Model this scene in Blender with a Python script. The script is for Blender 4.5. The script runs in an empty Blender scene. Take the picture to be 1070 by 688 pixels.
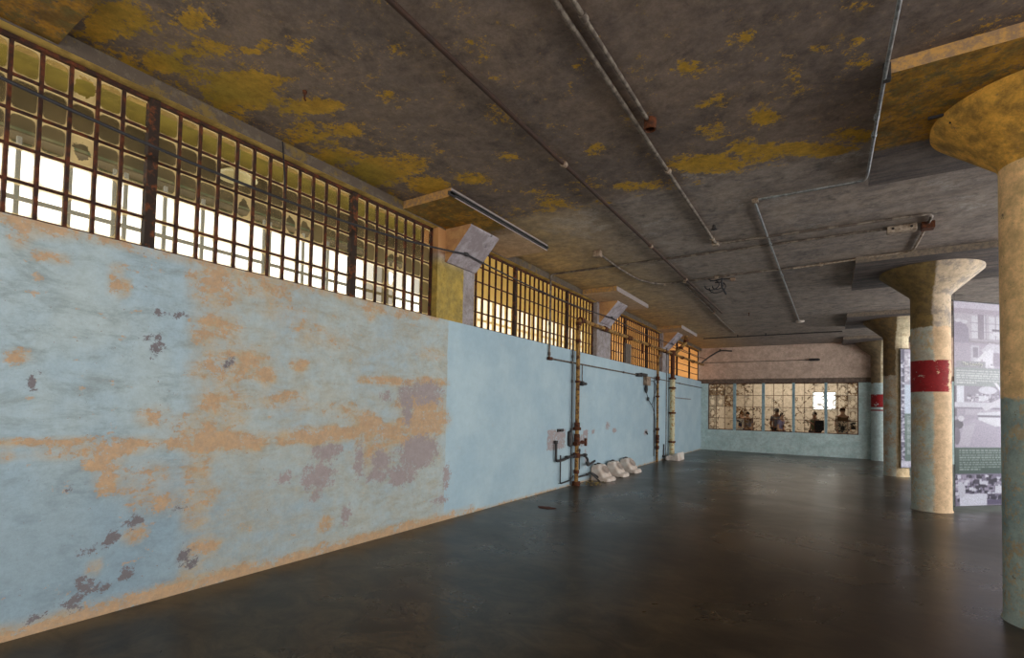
import bpy, bmesh, math, random
import numpy as np
from mathutils import Vector, Matrix
random.seed(7)
C = bpy.context.scene.collection
S = bpy.context.scene
PI = math.pi
HC = 4.166          # ceiling height
L = 21.156          # far wall
XR = 12.2           # right wall
YB = -3.2           # wall behind the camera

WALL_TAN=[(1.06, 2.78, 0.17, 0.06, 0.8), (1.5, 2.45, 0.05, 0.06, 1), (1.48, 2.56, 0.02, 0.06, 0.8), (1.12, 2.57, 0.08, 0.03, 0.6), (0.95, 2.63, 0.04, 0.03, 0.5), (2.18, 2.6, 0.17, 0.17, 0.85), (2.22, 2.23, 0.18, 0.15, 0.6), (2.25, 1.89, 0.2, 0.12, 0.75), (2.22, 1.59, 0.14, 0.13, 0.6), (2.46, 1.86, 0.22, 0.07, 0.5), (0.97, 1.87, 0.05, 0.03, 0.6), (1.76, 1.47, 0.1, 0.06, 0.7), (1.12, 1.29, 0.24, 0.01, 0.9), (1.22, 1.21, 0.14, 0.03, 0.8), (0.94, 1.21, 0.04, 0.02, 0.9), (1.52, 1.22, 0.16, 0.05, 1), (1.47, 1.14, 0.09, 0.06, 0.95), (1.48, 1.01, 0.05, 0.09, 0.85), (1.67, 1.25, 0.16, 0.03, 1), (2.15, 1.25, 0.23, 0.07, 1.05), (2.15, 1.26, 0.11, 0.1, 1.05), (2.44, 1.23, 0.26, 0.04, 0.95), (2.16, 1.01, 0.06, 0.16, 0.6), (2.21, 0.8, 0.06, 0.08, 0.6), (2.1, 0.62, 0.09, 0.12, 0.6), (2.17, 0.34, 0.11, 0.07, 0.9), (2.08, 0.2, 0.07, 0.06, 0.7), (1.67, 0.55, 0.06, 0.04, 0.8), (1.43, 0.36, 0.03, 0.04, 0.7), (2.5, 1.24, 0.18, 0.07, 1), (3.29, 1.26, 0.44, 0.07, 1.05), (3.91, 1.37, 0.17, 0.1, 1.05), (4.17, 1.28, 0.27, 0.07, 1), (4.83, 1.39, 0.4, 0.18, 1.1), (2.67, 1.84, 0.07, 0.06, 0.95), (3.01, 1.98, 0.08, 0.05, 0.8), (4.23, 1.88, 0.43, 0.04, 0.95), (4.87, 1.91, 0.33, 0.05, 0.9), (2.56, 2.66, 0.25, 0.06, 0.75), (2.45, 2.02, 0.22, 0.09, 0.55), (3.26, 2.29, 0.29, 0.1, 0.45), (3.88, 2.68, 0.06, 0.09, 0.9), (4.15, 2.74, 0.46, 0.05, 0.6), (4.91, 2.29, 0.19, 0.08, 0.5), (4.77, 1.58, 0.36, 0.15, 1), (3.88, 1.46, 0.11, 0.07, 0.7), (2.89, 1.61, 0.3, 0.09, 0.5), (3.57, 1.51, 0.25, 0.08, 0.5), (3.99, 1.06, 0.29, 0.23, 0.55), (4.61, 1.21, 0.43, 0.12, 0.8), (1.71, 0.98, 0.19, 0.11, 0.5), (1.85, 0.81, 0.2, 0.11, 0.45), (3.37, 0.31, 0.09, 0.06, 0.8), (2.86, 2.46, 0.25, 0.11, 0.4), (2.38, 1.51, 0.12, 0.17, 0.6), (2.05, 0.94, 0.09, 0.16, 0.5), (1.95, 1.39, 0.13, 0.08, 0.5)]
WALL_GREY=[(3.37, 1.08, 0.17, 0.07, 1.1), (3.27, 0.83, 0.18, 0.13, 1.05), (2.9, 0.86, 0.08, 0.05, 1), (3.79, 0.93, 0.05, 0.2, 1), (4.11, 0.93, 0.16, 0.11, 1), (4.06, 0.75, 0.16, 0.07, 1), (4.76, 0.99, 0.32, 0.19, 1.3), (4.46, 0.72, 0.23, 0.12, 1.1), (3.63, 0.36, 0.05, 0.11, 1), (3.25, 0.62, 0.07, 0.04, 0.9), (5.19, 0.3, 0.16, 0.05, 0.8), (5.32, 0.61, 0.08, 0.16, 0.9), (4.53, 1.52, 0.08, 0.18, 0.9), (4.87, 1.76, 0.29, 0.14, 1.05), (4.51, 1.69, 0.15, 0.16, 0.95), (4.87, 1.85, 0.22, 0.04, 1.1), (1.66, 0.65, 0.05, 0.03, 1.2), (1.52, 0.55, 0.03, 0.04, 1.2), (1.38, 0.49, 0.02, 0.03, 1.1), (1.38, 0.23, 0.04, 0.04, 1.1), (1.32, 0.14, 0.04, 0.03, 1.2), (1.63, 0.26, 0.04, 0.03, 1.2), (1.36, 0.3, 0.02, 0.02, 1), (1.44, 0.22, 0.02, 0.02, 1.1), (1.51, 0.21, 0.02, 0.02, 1.1), (1.23, 0.17, 0.02, 0.02, 1), (1.12, 0.11, 0.02, 0.03, 1.1), (2.02, 0.32, 0.03, 0.06, 1.1), (2.07, 0.23, 0.06, 0.02, 1), (1.97, 0.7, 0.02, 0.02, 1), (1.26, 0.93, 0.02, 0.01, 1), (1.71, 2.11, 0.05, 0.02, 1), (1.76, 2.01, 0.03, 0.05, 1), (1.06, 1.71, 0.02, 0.04, 1.1), (1.9, 2.3, 0.03, 0.03, 0.9), (1.76, 2.31, 0.03, 0.02, 0.9), (2.32, 1.96, 0.04, 0.04, 0.9), (4.16, 1.69, 0.08, 0.07, 0.8), (9.9, 1.07, 0.12, 0.04, 1.3), (10.31, 1.08, 0.08, 0.03, 1.2), (11.59, 1.06, 0.13, 0.04, 1.3), (14.05, 0.93, 0.17, 0.06, 1.3), (11.15, 1.19, 0.12, 0.09, 0.9), (9.92, 0.53, 0.05, 0.19, 0.9)]
CEIL_YELLOW=[(0.49, 1.26, 0.19, 0.11, -0.17, 0.06, 1.1), (0.25, 1.22, 0.09, 0.05, -0.14, 0.04, 1), (0.9, 1.54, 0.11, 0.07, -0.08, 0.03, 0.75), (0.65, 1.68, 0.21, 0.12, -0.1, 0.04, 0.75), (0.46, 2.13, 0.24, 0.14, -0.23, 0.12, 1.15), (0.28, 1.61, 0.18, 0.11, -0.16, 0.06, 0.75), (0.9, 2.21, 0.17, 0.1, -0.04, 0.03, 0.7), (0.76, 2.55, 0.2, 0.12, -0.09, 0.06, 0.9), (1.32, 2.04, 0.07, 0.04, -0.06, 0.04, 0.65), (1.17, 1.92, 0.04, 0.02, -0.04, 0.02, 0.7), (1.0, 1.91, 0.05, 0.03, -0.03, 0.02, 0.7), (0.75, 2.97, 0.09, 0.06, -0.08, 0.07, 0.8), (1.42, 2.74, 0.08, 0.05, -0.06, 0.05, 0.7), (1.89, 2.43, 0.05, 0.03, -0.04, 0.03, 0.75), (0.36, 3.66, 0.25, 0.14, -0.24, 0.21, 1.05), (2.11, 2.37, 0.04, 0.02, -0.04, 0.05, 0.8), (1.9, 2.43, 0.04, 0.02, -0.04, 0.04, 0.8), (2.44, 2.8, 0.08, 0.05, -0.08, 0.11, 0.65), (2.06, 2.85, 0.05, 0.03, -0.03, 0.03, 0.65), (2.95, 3.24, 0.05, 0.03, -0.02, 0.05, 0.85), (3.65, 3.71, 0.07, 0.04, -0.02, 0.1, 1.05), (3.65, 4.19, 0.08, 0.05, -0.02, 0.07, 0.9), (3.67, 4.63, 0.09, 0.05, -0.05, 0.25, 0.75), (2.59, 4.41, 0.11, 0.07, -0.05, 0.12, 0.9), (2.11, 3.43, 0.1, 0.06, -0.1, 0.14, 0.55), (1.75, 4.12, 0.12, 0.07, -0.07, 0.1, 0.8), (1.18, 4.33, 0.17, 0.1, -0.09, 0.12, 0.95), (0.68, 3.67, 0.2, 0.11, -0.16, 0.16, 0.95), (0.62, 4.18, 0.18, 0.1, -0.14, 0.15, 1.05), (3.46, 5.26, 0.32, 0.19, -0.04, 0.19, 1.1), (2.71, 5.42, 0.27, 0.15, -0.04, 0.12, 0.8), (1.58, 5.41, 0.25, 0.14, -0.09, 0.16, 0.6), (4.09, 4.67, 0.13, 0.08, -0.01, 0.11, 1), (4.32, 4.06, 0.08, 0.05, -0.01, 0.17, 0.65), (4.53, 3.94, 0.11, 0.07, -0.0, 0.11, 0.55), (4.74, 4.27, 0.09, 0.05, 0.0, 0.06, 0.6), (4.42, 5.49, 0.3, 0.17, -0.0, 0.15, 1.1), (4.75, 5.37, 0.16, 0.09, 0.0, 0.15, 0.95), (3.93, 5.2, 0.22, 0.13, -0.02, 0.2, 0.9), (3.8, 4.22, 0.07, 0.04, -0.03, 0.14, 0.65), (4.05, 3.55, 0.07, 0.04, -0.01, 0.07, 0.6), (3.95, 3.26, 0.05, 0.03, -0.01, 0.04, 0.65), (4.71, 3.98, 0.1, 0.06, 0.0, 0.05, 0.55), (4.7, 3.64, 0.1, 0.06, 0.0, 0.04, 0.45), (0.22, 5.2, 0.23, 0.13, -0.24, 0.29, 0.9), (0.13, 0.95, 0.22, 0.13, -0.18, 0.04, 0.9), (0.41, 2.83, 0.16, 0.09, -0.15, 0.11, 0.7), (0.18, 3.22, 0.18, 0.1, -0.14, 0.11, 0.7), (1.6, 4.94, 0.2, 0.11, -0.07, 0.12, 0.6), (2.29, 5.05, 0.13, 0.07, -0.06, 0.13, 0.6)]
CEIL_PALE=[(1.52, 6.12, 0.41, 0.23, -0.2, 0.42, 0.8), (3.4, 5.42, 0.31, 0.18, -0.04, 0.18, 0.8), (3.89, 6.55, 0.39, 0.22, -0.03, 0.25, 0.5), (2.51, 6.88, 0.35, 0.19, -0.12, 0.39, 0.5), (4.83, 5.89, 0.32, 0.19, 0.01, 0.18, 0.6), (5.74, 7.01, 0.26, 0.15, 0.05, 0.3, 0.6), (-0.82, 13.4, 0.74, 0.35, -0.51, 1.28, 0.3), (4.37, 7.51, 0.32, 0.18, -0.01, 0.4, 0.4), (2.18, 8.56, 0.43, 0.23, -0.13, 0.48, 0.4), (6.07, 7.93, 0.29, 0.17, 0.06, 0.3, 0.6)]
SIDE_P, BACK_FILL, WORLD_P, EXPO = 225, 170, 3.4, 0.0
# ------------------------------------------------------------------ helpers
def srgb(r, g, b):
    f = lambda c: (c/255/12.92) if c/255 <= .04045 else ((c/255+.055)/1.055)**2.4
    return (f(r), f(g), f(b), 1)

def mesh_obj(name, bm, mat, parent=None, smooth=False, loc=None, mats=None):
    me = bpy.data.meshes.new(name)
    bm.normal_update(); bm.to_mesh(me); bm.free()
    for m in (mats or [mat]):
        me.materials.append(m)
    if smooth:
        for p in me.polygons: p.use_smooth = True
        try: me.set_sharp_from_angle(angle=math.radians(40))
        except Exception: pass
    o = bpy.data.objects.new(name, me); C.objects.link(o)
    if loc: o.location = loc
    if parent: o.parent = parent
    return o

def empty(name, loc=(0,0,0), rz=0):
    o = bpy.data.objects.new(name, None); C.objects.link(o)
    o.location = loc; o.rotation_euler = (0,0,rz); o.empty_display_size = .1
    return o

def tag(o, label=None, cat=None, group=None, kind=None):
    if label: o['label'] = label
    if cat: o['category'] = cat
    if group: o['group'] = group
    if kind: o['kind'] = kind
    return o

def box(bm, x0, x1, y0, y1, z0, z1, bevel=0, mi=0):
    vs = [bm.verts.new(p) for p in ((x0,y0,z0),(x1,y0,z0),(x1,y1,z0),(x0,y1,z0),(x0,y0,z1),(x1,y0,z1),(x1,y1,z1),(x0,y1,z1))]
    fs = [bm.faces.new([vs[i] for i in f]) for f in ((3,2,1,0),(4,5,6,7),(0,1,5,4),(1,2,6,5),(2,3,7,6),(3,0,4,7))]
    for f in fs: f.material_index = mi
    if bevel:
        es = list({e for f in fs for e in f.edges})
        bmesh.ops.bevel(bm, geom=es, offset=bevel, segments=2, affect='EDGES', profile=.6)
    return bm

def prism(bm, poly, axis, a, b):
    """poly in the two other axes (in order), extruded along axis from a to b"""
    def P(p, t):
        l = [p[0], p[1]]; l.insert(axis, t); return tuple(l)
    va = [bm.verts.new(P(p, a)) for p in poly]; vb = [bm.verts.new(P(p, b)) for p in poly]
    n = len(poly)
    bm.faces.new(va[::-1]); bm.faces.new(vb)
    for i in range(n): bm.faces.new((va[i], va[(i+1)%n], vb[(i+1)%n], vb[i]))
    bmesh.ops.recalc_face_normals(bm, faces=bm.faces[:])
    return bm

def lathe(bm, prof, seg=48, center=(0,0,0), axis='Z', cap=True):
    rings = []
    for r, h in prof:
        ring = []
        for i in range(seg):
            a = 2*PI*i/seg; c, s = r*math.cos(a), r*math.sin(a)
            p = {'Z': (c, s, h), 'X': (h, c, s), 'Y': (c, h, s)}[axis]
            ring.append(bm.verts.new((p[0]+center[0], p[1]+center[1], p[2]+center[2])))
        rings.append(ring)
    for a, b in zip(rings, rings[1:]):
        for i in range(seg):
            bm.faces.new((a[i], a[(i+1)%seg], b[(i+1)%seg], b[i]))
    if cap:
        bm.faces.new(rings[0][::-1]); bm.faces.new(rings[-1])
    bmesh.ops.recalc_face_normals(bm, faces=bm.faces[:])
    return bm

def fillet(pts, rad):
    pts = [Vector(p) for p in pts]
    if rad <= 0 or len(pts) < 3: return pts
    out = [pts[0]]
    for a, b, c in zip(pts, pts[1:], pts[2:]):
        d1 = (a-b); d2 = (c-b); r = min(rad, d1.length*.45, d2.length*.45)
        if d1.angle(d2) > 3.05: out.append(b); continue
        p = b+d1.normalized()*r; q = b+d2.normalized()*r
        for k in range(6):
            t = k/5; out.append(p*(1-t)**2+b*2*t*(1-t)+q*t*t)
    out.append(pts[-1]); return out

def tube(bm, pts, r, seg=10, bend=0.06):
    pts = fillet(pts, bend)
    n = len(pts); prev = None; rings = []
    for i, p in enumerate(pts):
        t = ((pts[min(i+1,n-1)]-p).normalized() if i < n-1 else Vector()) + ((p-pts[max(i-1,0)]).normalized() if i > 0 else Vector())
        t = t.normalized() if t.length > 1e-6 else Vector((0,0,1))
        if prev is None:
            ref = Vector((0,0,1)) if abs(t.z) < .9 else Vector((1,0,0))
            u = t.cross(ref).normalized()
        else:
            u = (prev - t*prev.dot(t)).normalized()
        prev = u; v = t.cross(u)
        rr = r[i] if isinstance(r, (list, tuple)) else r
        rings.append([bm.verts.new(p+(u*math.cos(2*PI*k/seg)+v*math.sin(2*PI*k/seg))*rr) for k in range(seg)])
    for a, b in zip(rings, rings[1:]):
        for k in range(seg): bm.faces.new((a[k], a[(k+1)%seg], b[(k+1)%seg], b[k]))
    bm.faces.new(rings[0][::-1]); bm.faces.new(rings[-1])
    return bm

def tube_obj(name, pts, r, mat, parent=None, seg=10, bend=.06):
    bm = bmesh.new(); tube(bm, pts, r, seg, bend)
    return mesh_obj(name, bm, mat, parent, smooth=True)

# ------------------------------------------------------------------ node helpers
class NT:
    def __init__(s, name):
        s.m = bpy.data.materials.new(name); s.m.use_nodes = True
        s.t = s.m.node_tree; s.t.nodes.clear()
        s.out = s.t.nodes.new('ShaderNodeOutputMaterial')
    def n(s, typ, ins=None, **props):
        nd = s.t.nodes.new(typ)
        for k, v in props.items(): setattr(nd, k, v)
        for k, v in (ins or {}).items():
            sock = nd.inputs[k]
            if isinstance(v, bpy.types.NodeSocket): s.t.links.new(v, sock)
            else: sock.default_value = v
        return nd
    def coord(s, kind='Object', scale=(1,1,1), loc=(0,0,0)):
        tc = s.n('ShaderNodeTexCoord')
        return s.n('ShaderNodeMapping', {'Vector': tc.outputs[kind], 'Scale': scale, 'Location': loc}).outputs[0]
    def noise(s, vec, scale, detail=6, rough=.6, dist=0):
        return s.n('ShaderNodeTexNoise', {'Vector': vec, 'Scale': scale, 'Detail': detail, 'Roughness': rough, 'Distortion': dist}).outputs['Fac']
    def math(s, op, a, b=0.0, clamp=False):
        return s.n('ShaderNodeMath', {0: a, 1: b}, operation=op, use_clamp=clamp).outputs[0]
    def mad(s, a, m, c, clamp=True):
        return s.n('ShaderNodeMath', {0: a, 1: m, 2: c}, operation='MULTIPLY_ADD', use_clamp=clamp).outputs[0]
    def mix(s, f, a, b, blend='MIX'):
        nd = s.n('ShaderNodeMix', data_type='RGBA', blend_type=blend)
        for i, v in ((0, f), (6, a), (7, b)):
            if isinstance(v, bpy.types.NodeSocket): s.t.links.new(v, nd.inputs[i])
            else: nd.inputs[i].default_value = v
        return nd.outputs[2]
    def step(s, x, lo, hi):
        return s.n('ShaderNodeMapRange', {'Value': x, 'From Min': lo, 'From Max': hi}, interpolation_type='SMOOTHSTEP').outputs[0]
    def sep(s, vec): return s.n('ShaderNodeSeparateXYZ', {0: vec}).outputs
    def attr(s, name):
        a = s.n('ShaderNodeAttribute', attribute_name=name)
        return a.outputs['Color'], s.n('ShaderNodeSeparateColor', {0: a.outputs['Color']}).outputs
    def bump(s, h, strength=.3, dist=.02):
        return s.n('ShaderNodeBump', {'Height': h, 'Strength': strength, 'Distance': dist}).outputs[0]
    def done(s, color, rough=.8, normal=None, metallic=0, spec=.3, **kw):
        b = s.n('ShaderNodeBsdfPrincipled', {'Base Color': color, 'Roughness': rough, 'Metallic': metallic, 'Specular IOR Level': spec})
        for k, v in kw.items():
            if isinstance(v, bpy.types.NodeSocket): s.t.links.new(v, b.inputs[k])
            else: b.inputs[k].default_value = v
        if normal is not None: s.t.links.new(normal, b.inputs['Normal'])
        s.t.links.new(b.outputs[0], s.out.inputs[0]); return s.m

def patch(t, dens, nz, gain=11, bias=.55, amp=5.4):
    """ragged mask: density attribute pushed through several octaves of noise, only where there is density"""
    e = t.mad(t.noise(t.coord(), 30, 6, .85), 2.2, -1.1, clamp=False)
    b = t.math('ADD', t.mad(nz, amp, -.5*amp, clamp=False), e)
    m = t.mad(t.math('SUBTRACT', t.math('ADD', t.math('MULTIPLY', dens, .92), b), bias), gain, 0.0)
    return t.math('MULTIPLY', m, t.step(dens, .03, .22))

def grain(t, col, scale=11, amt=.5, vec=None, lo=.80, hi=1.14):
    nz = t.step(t.noise(vec or t.coord(), scale, 12, .88), .36, .64)
    g = t.mix(nz, (lo,lo*.985,lo*.965,1), (hi,hi,hi,1))
    return t.mix(amt, col, g, 'MULTIPLY')

def simple(name, col, rough=.7, var=.25, scale=8, metallic=0, col2=None, bump=.15, spec=.3, thr=None):
    t = NT(name); v = t.coord()
    nz = t.noise(v, scale, 8, .65)
    c2 = col2 or tuple([c*(1-var) for c in col[:3]]+[1])
    f = t.step(nz, *(thr or (.35, .65)))
    return t.done(t.mix(f, col, c2), rough, t.bump(nz, bump, .01), metallic, spec)

# ------------------------------------------------------------------ materials
def mat_left_wall():
    t = NT('peeling_blue_wall'); v = t.coord()
    _, at = t.attr('wear')
    sx, sy, sz = t.sep(v)[0:3]
    big = t.noise(v, 1.3, 5, .6); mid = t.noise(v, 5, 10, .7); fine = t.noise(v, 22, 12, .75)
    hor = t.noise(t.coord(scale=(1, .8, 2.0)), 3.2, 10, .74, .3)
    far = t.math('GREATER_THAN', t.mad(mid, .08, 0, False), t.math('SUBTRACT', 5.31, sy))
    near_c = t.mix(t.step(big, .35, .65), srgb(162,182,194), srgb(174,188,192))
    near_c = t.mix(t.step(hor, .45, .72), near_c, srgb(140,152,154))
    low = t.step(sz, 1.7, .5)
    near_c = t.mix(t.math('MULTIPLY', t.math('MULTIPLY', low, t.step(sy, 4.2, 1.4)), .6), near_c, srgb(126,150,168))  # shade painted into the wall colour, darker and bluer low down near the camera
    far_c = t.mix(t.step(big, .35, .65), srgb(160,183,196), srgb(174,194,203))
    far_c = t.mix(t.mad(t.step(hor, .5, .75), .35, 0), far_c, srgb(158,174,182))
    base = t.mix(far, near_c, far_c)
    tint = t.math('MULTIPLY', t.step(sy, 1.9, 2.1), t.mad(t.step(t.mix(.5, mid, hor), .38, .62), .5, .12))
    near_t = t.mix(tint, near_c, srgb(178,168,146))
    base = t.mix(far, near_t, far_c)
    # tan washes and stains
    wash = t.math('MULTIPLY', t.step(at[0], .02, .7), t.mad(t.step(t.mix(.5, hor, mid), .38, .6), .62, .16))
    base = t.mix(wash, base, srgb(188,160,120))
    stray = t.math('MULTIPLY', t.step(t.mix(.5, t.noise(v, 9, 9, .75), hor), .585, .605), at[2])
    m1 = t.math('MAXIMUM', patch(t, at[0], t.mix(.45, t.noise(v, 7, 10, .78), hor)), t.math('MULTIPLY', stray, .8))
    tan = t.mix(t.step(fine, .35, .65), srgb(198,160,122), srgb(178,150,122))
    base = t.mix(t.math('MULTIPLY', m1, .9), base, tan)
    m2 = patch(t, at[1], t.noise(v, 12, 10, .8), 12, .5, 4.0)
    base = t.mix(m2, base, t.mix(t.step(sy, 2.2, 2.8), srgb(122,116,120), srgb(162,150,150)))
    specks = t.math('MULTIPLY', t.step(t.noise(v, 38, 4, .7), .66, .70), at[2])
    base = t.mix(specks, base, srgb(140,110,90))
    base = t.mix(t.mad(far, -.35, .6), base, grain(t, base, 9, 1.0))
    base = t.mix(t.math('MULTIPLY', t.step(t.noise(v, 16, 10, .85), .60, .66), t.mad(at[2], .6, .02)), base, srgb(112,104,96))
    h = t.mad(t.math('ADD', m1, m2), -.5, t.math('MULTIPLY', fine, .35), False)
    return t.done(base, t.mad(m2, .3, .55), t.bump(h, .35, .012), spec=.25)

def mat_ceiling(name='peeling_yellow_ceiling', under=False):
    t = NT(name); v = t.coord()
    _, at = t.attr('wear')
    sx, sy, sz = t.sep(v)[0:3]
    big = t.noise(v, .9, 6, .6); mid = t.noise(v, 4.2, 10, .7); fine = t.noise(v, 20, 12, .75)
    board = t.mix(.6, t.noise(t.coord(scale=(.5, 4.5, 1)), 1.5, 10, .75, .8), t.noise(v, 3.0, 10, .75, .5))
    brown = t.mix(t.step(big, .35, .65), srgb(116,103,97), srgb(134,116,104))
    brown = t.mix(t.step(fine, .45, .8), brown, srgb(142,124,106))
    brown = t.mix(t.step(t.noise(v, 2.2, 10, .78, .5), .48, .66), brown, srgb(100,88,82))
    grey = t.mix(t.step(board, .38, .62), srgb(130,120,116), srgb(166,150,138))
    grey = t.mix(t.step(mid, .52, .72), grey, srgb(92,86,84))
    grey = t.mix(t.step(t.noise(v, 1.1, 6, .7, 1), .52, .7), grey, srgb(164,150,140))
    zone = t.step(t.mad(mid, .7, sy, False), 5.75, 6.05)
    base = t.mix(zone, brown, grey)
    m3 = patch(t, at[1], t.mix(.4, mid, board), 2.5, .45, 5)
    base = t.mix(t.math('MULTIPLY', m3, .7), base, srgb(186,176,170))
    # warm paint plus window bounce light put into the colour, past the yellow
    warm = t.math('MULTIPLY', t.step(sx, 2.6, .2), zone)
    base = t.mix(t.math('MULTIPLY', warm, .75), base, t.mix(t.step(mid,.35,.65), srgb(216,180,118), srgb(176,150,108)))
    m1 = patch(t, t.math('ADD', at[0], at[2]), t.mix(.5, mid, t.noise(v, 14, 10, .85)), 6, .66, 6.6)
    yel = t.mix(t.step(fine, .35, .65), srgb(206,158,48), srgb(174,138,44))
    yel = t.mix(t.math('MULTIPLY', t.step(sx, 1.1, .1), t.step(big, .4, .6)), yel, srgb(152,130,42))
    base = t.mix(t.math('MULTIPLY', m1, .93), base, yel)
    base = grain(t, base, 7, 1.0, None, .72, 1.22)
    base = t.mix(t.math('MULTIPLY', t.step(t.noise(v, 6, 12, .85), .585, .63), t.mad(zone, -.4, .75)), base, t.mix(zone, srgb(176,138,60), srgb(150,136,124)))
    h = t.mad(m1, .4, t.math('MULTIPLY', board, .6), False)
    return t.done(base, .75, t.bump(h, .4, .015), spec=.25)

def mat_floor():
    t = NT('polished_dark_concrete'); v = t.coord()
    big = t.noise(v, .55, 6, .62, .5); mid = t.noise(t.coord(scale=(1.0,1.5,1)), 2.2, 12, .76, .9); fine = t.noise(v, 24, 8, .7)
    s = t.sep(v)
    c = t.mix(t.step(mid, .35, .68), srgb(40,35,28), srgb(80,68,51))
    c = t.mix(t.mad(t.step(big, .4, .65), .55, 0), c, srgb(32,28,23))
    c = t.mix(t.math('MULTIPLY', t.step(s[0], 2.2, 5.5), .5), c, srgb(54,38,29))
    c = t.mix(t.math('MULTIPLY', t.step(s[0], .35, .0), t.step(mid, .3, .6)), c, srgb(84,74,56))
    c = t.mix(t.step(t.noise(v, 7, 12, .85), .60, .70), c, srgb(100,88,70))
    c = t.mix(t.step(t.noise(v, 5, 12, .85), .42, .36), c, srgb(24,21,18))
    # saw-cut joint along the room and a few scratches
    j = t.math('LESS_THAN', t.math('ABSOLUTE', t.math('SUBTRACT', s[0], 1.72)), .004)
    c = t.mix(t.math('MULTIPLY', j, .5), c, srgb(24,22,20))
    r = t.mad(t.step(big, .3, .7), .10, .25)
    pass
    return t.done(c, r, None, spec=.2)

def mat_column(name, z_up, up_left, up_right, low_left, low_right, bands, split=.05):
    """painted and flaked column: object space, origin on its axis at the floor"""
    t = NT(name); v = t.coord(); s = t.sep(v)
    big = t.noise(v, 2.2, 6, .6); mid = t.noise(v, 6.5, 10, .72); fine = t.noise(v, 26, 8, .7)
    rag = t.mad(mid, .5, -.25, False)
    side = t.step(t.math('ADD', s[0], t.math('MULTIPLY', rag, .28)), split-.02, split+.02)  # right half: tan paint plus the light from that side put into the colour
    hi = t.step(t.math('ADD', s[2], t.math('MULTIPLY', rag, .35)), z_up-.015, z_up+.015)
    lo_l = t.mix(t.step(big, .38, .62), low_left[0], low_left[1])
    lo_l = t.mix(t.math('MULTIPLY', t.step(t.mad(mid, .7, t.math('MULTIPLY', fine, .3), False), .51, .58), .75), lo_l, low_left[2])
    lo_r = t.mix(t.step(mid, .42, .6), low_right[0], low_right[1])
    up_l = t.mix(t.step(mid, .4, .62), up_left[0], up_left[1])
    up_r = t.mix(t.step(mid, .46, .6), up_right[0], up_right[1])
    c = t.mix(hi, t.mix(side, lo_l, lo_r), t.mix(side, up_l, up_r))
    for z0, z1 in bands:
        m = t.math('MULTIPLY', t.step(s[2], z0-.004, z0+.004), t.step(s[2], z1+.004, z1-.004))
        worn = t.step(t.math('SUBTRACT', mid, t.math('MULTIPLY', t.step(s[0], .16, .24), .14)), .36, .40)
        c = t.mix(t.math('MULTIPLY', m, worn), c, t.mix(fine, srgb(150,30,34), srgb(126,26,30)))
    c = grain(t, c, 8, 1.0, None, .74, 1.16)
    c = t.mix(t.step(t.noise(v, 12, 8, .8), .60, .66), c, srgb(112,96,80))
    return t.done(c, .7, t.bump(t.mad(fine, .3, mid, False), .35, .01), spec=.25)

def mat_glass(name, base_op, rim_op, tint, rim, amber=0.0, ns=9, nfs=40):
    """dirty panes; UV 0-1 on each pane, pane colour attribute: R extra dirt, G broken, B random"""
    t = NT(name)
    uv = t.n('ShaderNodeTexCoord').outputs['UV']; s = t.sep(uv)
    _, at = t.attr('pane')
    v = t.coord(); nz = t.noise(v, ns, 8, .7); nf = t.noise(v, nfs, 6, .7)
    ax = t.math('ABSOLUTE', t.math('SUBTRACT', s[0], .5)); ay = t.math('ABSOLUTE', t.math('SUBTRACT', s[1], .5))
    # rounded-rectangle distance to the putty line
    p = t.math('POWER', t.math('ADD', t.math('POWER', ax, 5.0), t.math('POWER', ay, 5.0)), .2)
    e = t.step(t.math('ADD', p, t.mad(nz, .08, -.04, False)), .355, .445)
    op = t.math('ADD', t.mad(t.noise(v, 3, 4, .6), .5*base_op, .75*base_op), at[0], clamp=True)
    op = t.math('MAXIMUM', op, t.math('MULTIPLY', e, rim_op))
    # broken hole
    hd = t.n('ShaderNodeVectorMath', {0: uv, 1: (.52,.48,0)}, operation='DISTANCE').outputs['Value']
    hole = t.math('MULTIPLY', t.math('GREATER_THAN', at[1], .5), t.math('LESS_THAN', t.math('ADD', hd, t.mad(nz, 1.0, -.5, False)), .36))
    op = t.math('MULTIPLY', op, t.math('SUBTRACT', 1.0, hole))
    op = t.math('MULTIPLY', t.math('MAXIMUM', op, t.math('MULTIPLY', at[1], .85)), t.math('SUBTRACT', 1.0, hole))
    e = t.math('MAXIMUM', e, t.math('MULTIPLY', at[1], .7))
    col = t.mix(e, t.mix(nf, tint, tuple([c*.7 for c in tint[:3]]+[1])), rim)
    d = t.n('ShaderNodeBsdfDiffuse', {'Color': col}); tr = t.n('ShaderNodeBsdfTranslucent', {'Color': col})
    dt = t.n('ShaderNodeMixShader', {0: .55+.25*amber, 1: d.outputs[0], 2: tr.outputs[0]})
    tp = t.n('ShaderNodeBsdfTransparent', {'Color': (.93,.93,.88,1)})
    mx = t.n('ShaderNodeMixShader', {0: op, 1: tp.outputs[0], 2: dt.outputs[0]})
    t.t.links.new(mx.outputs[0], t.out.inputs[0])
    return t.m

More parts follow.
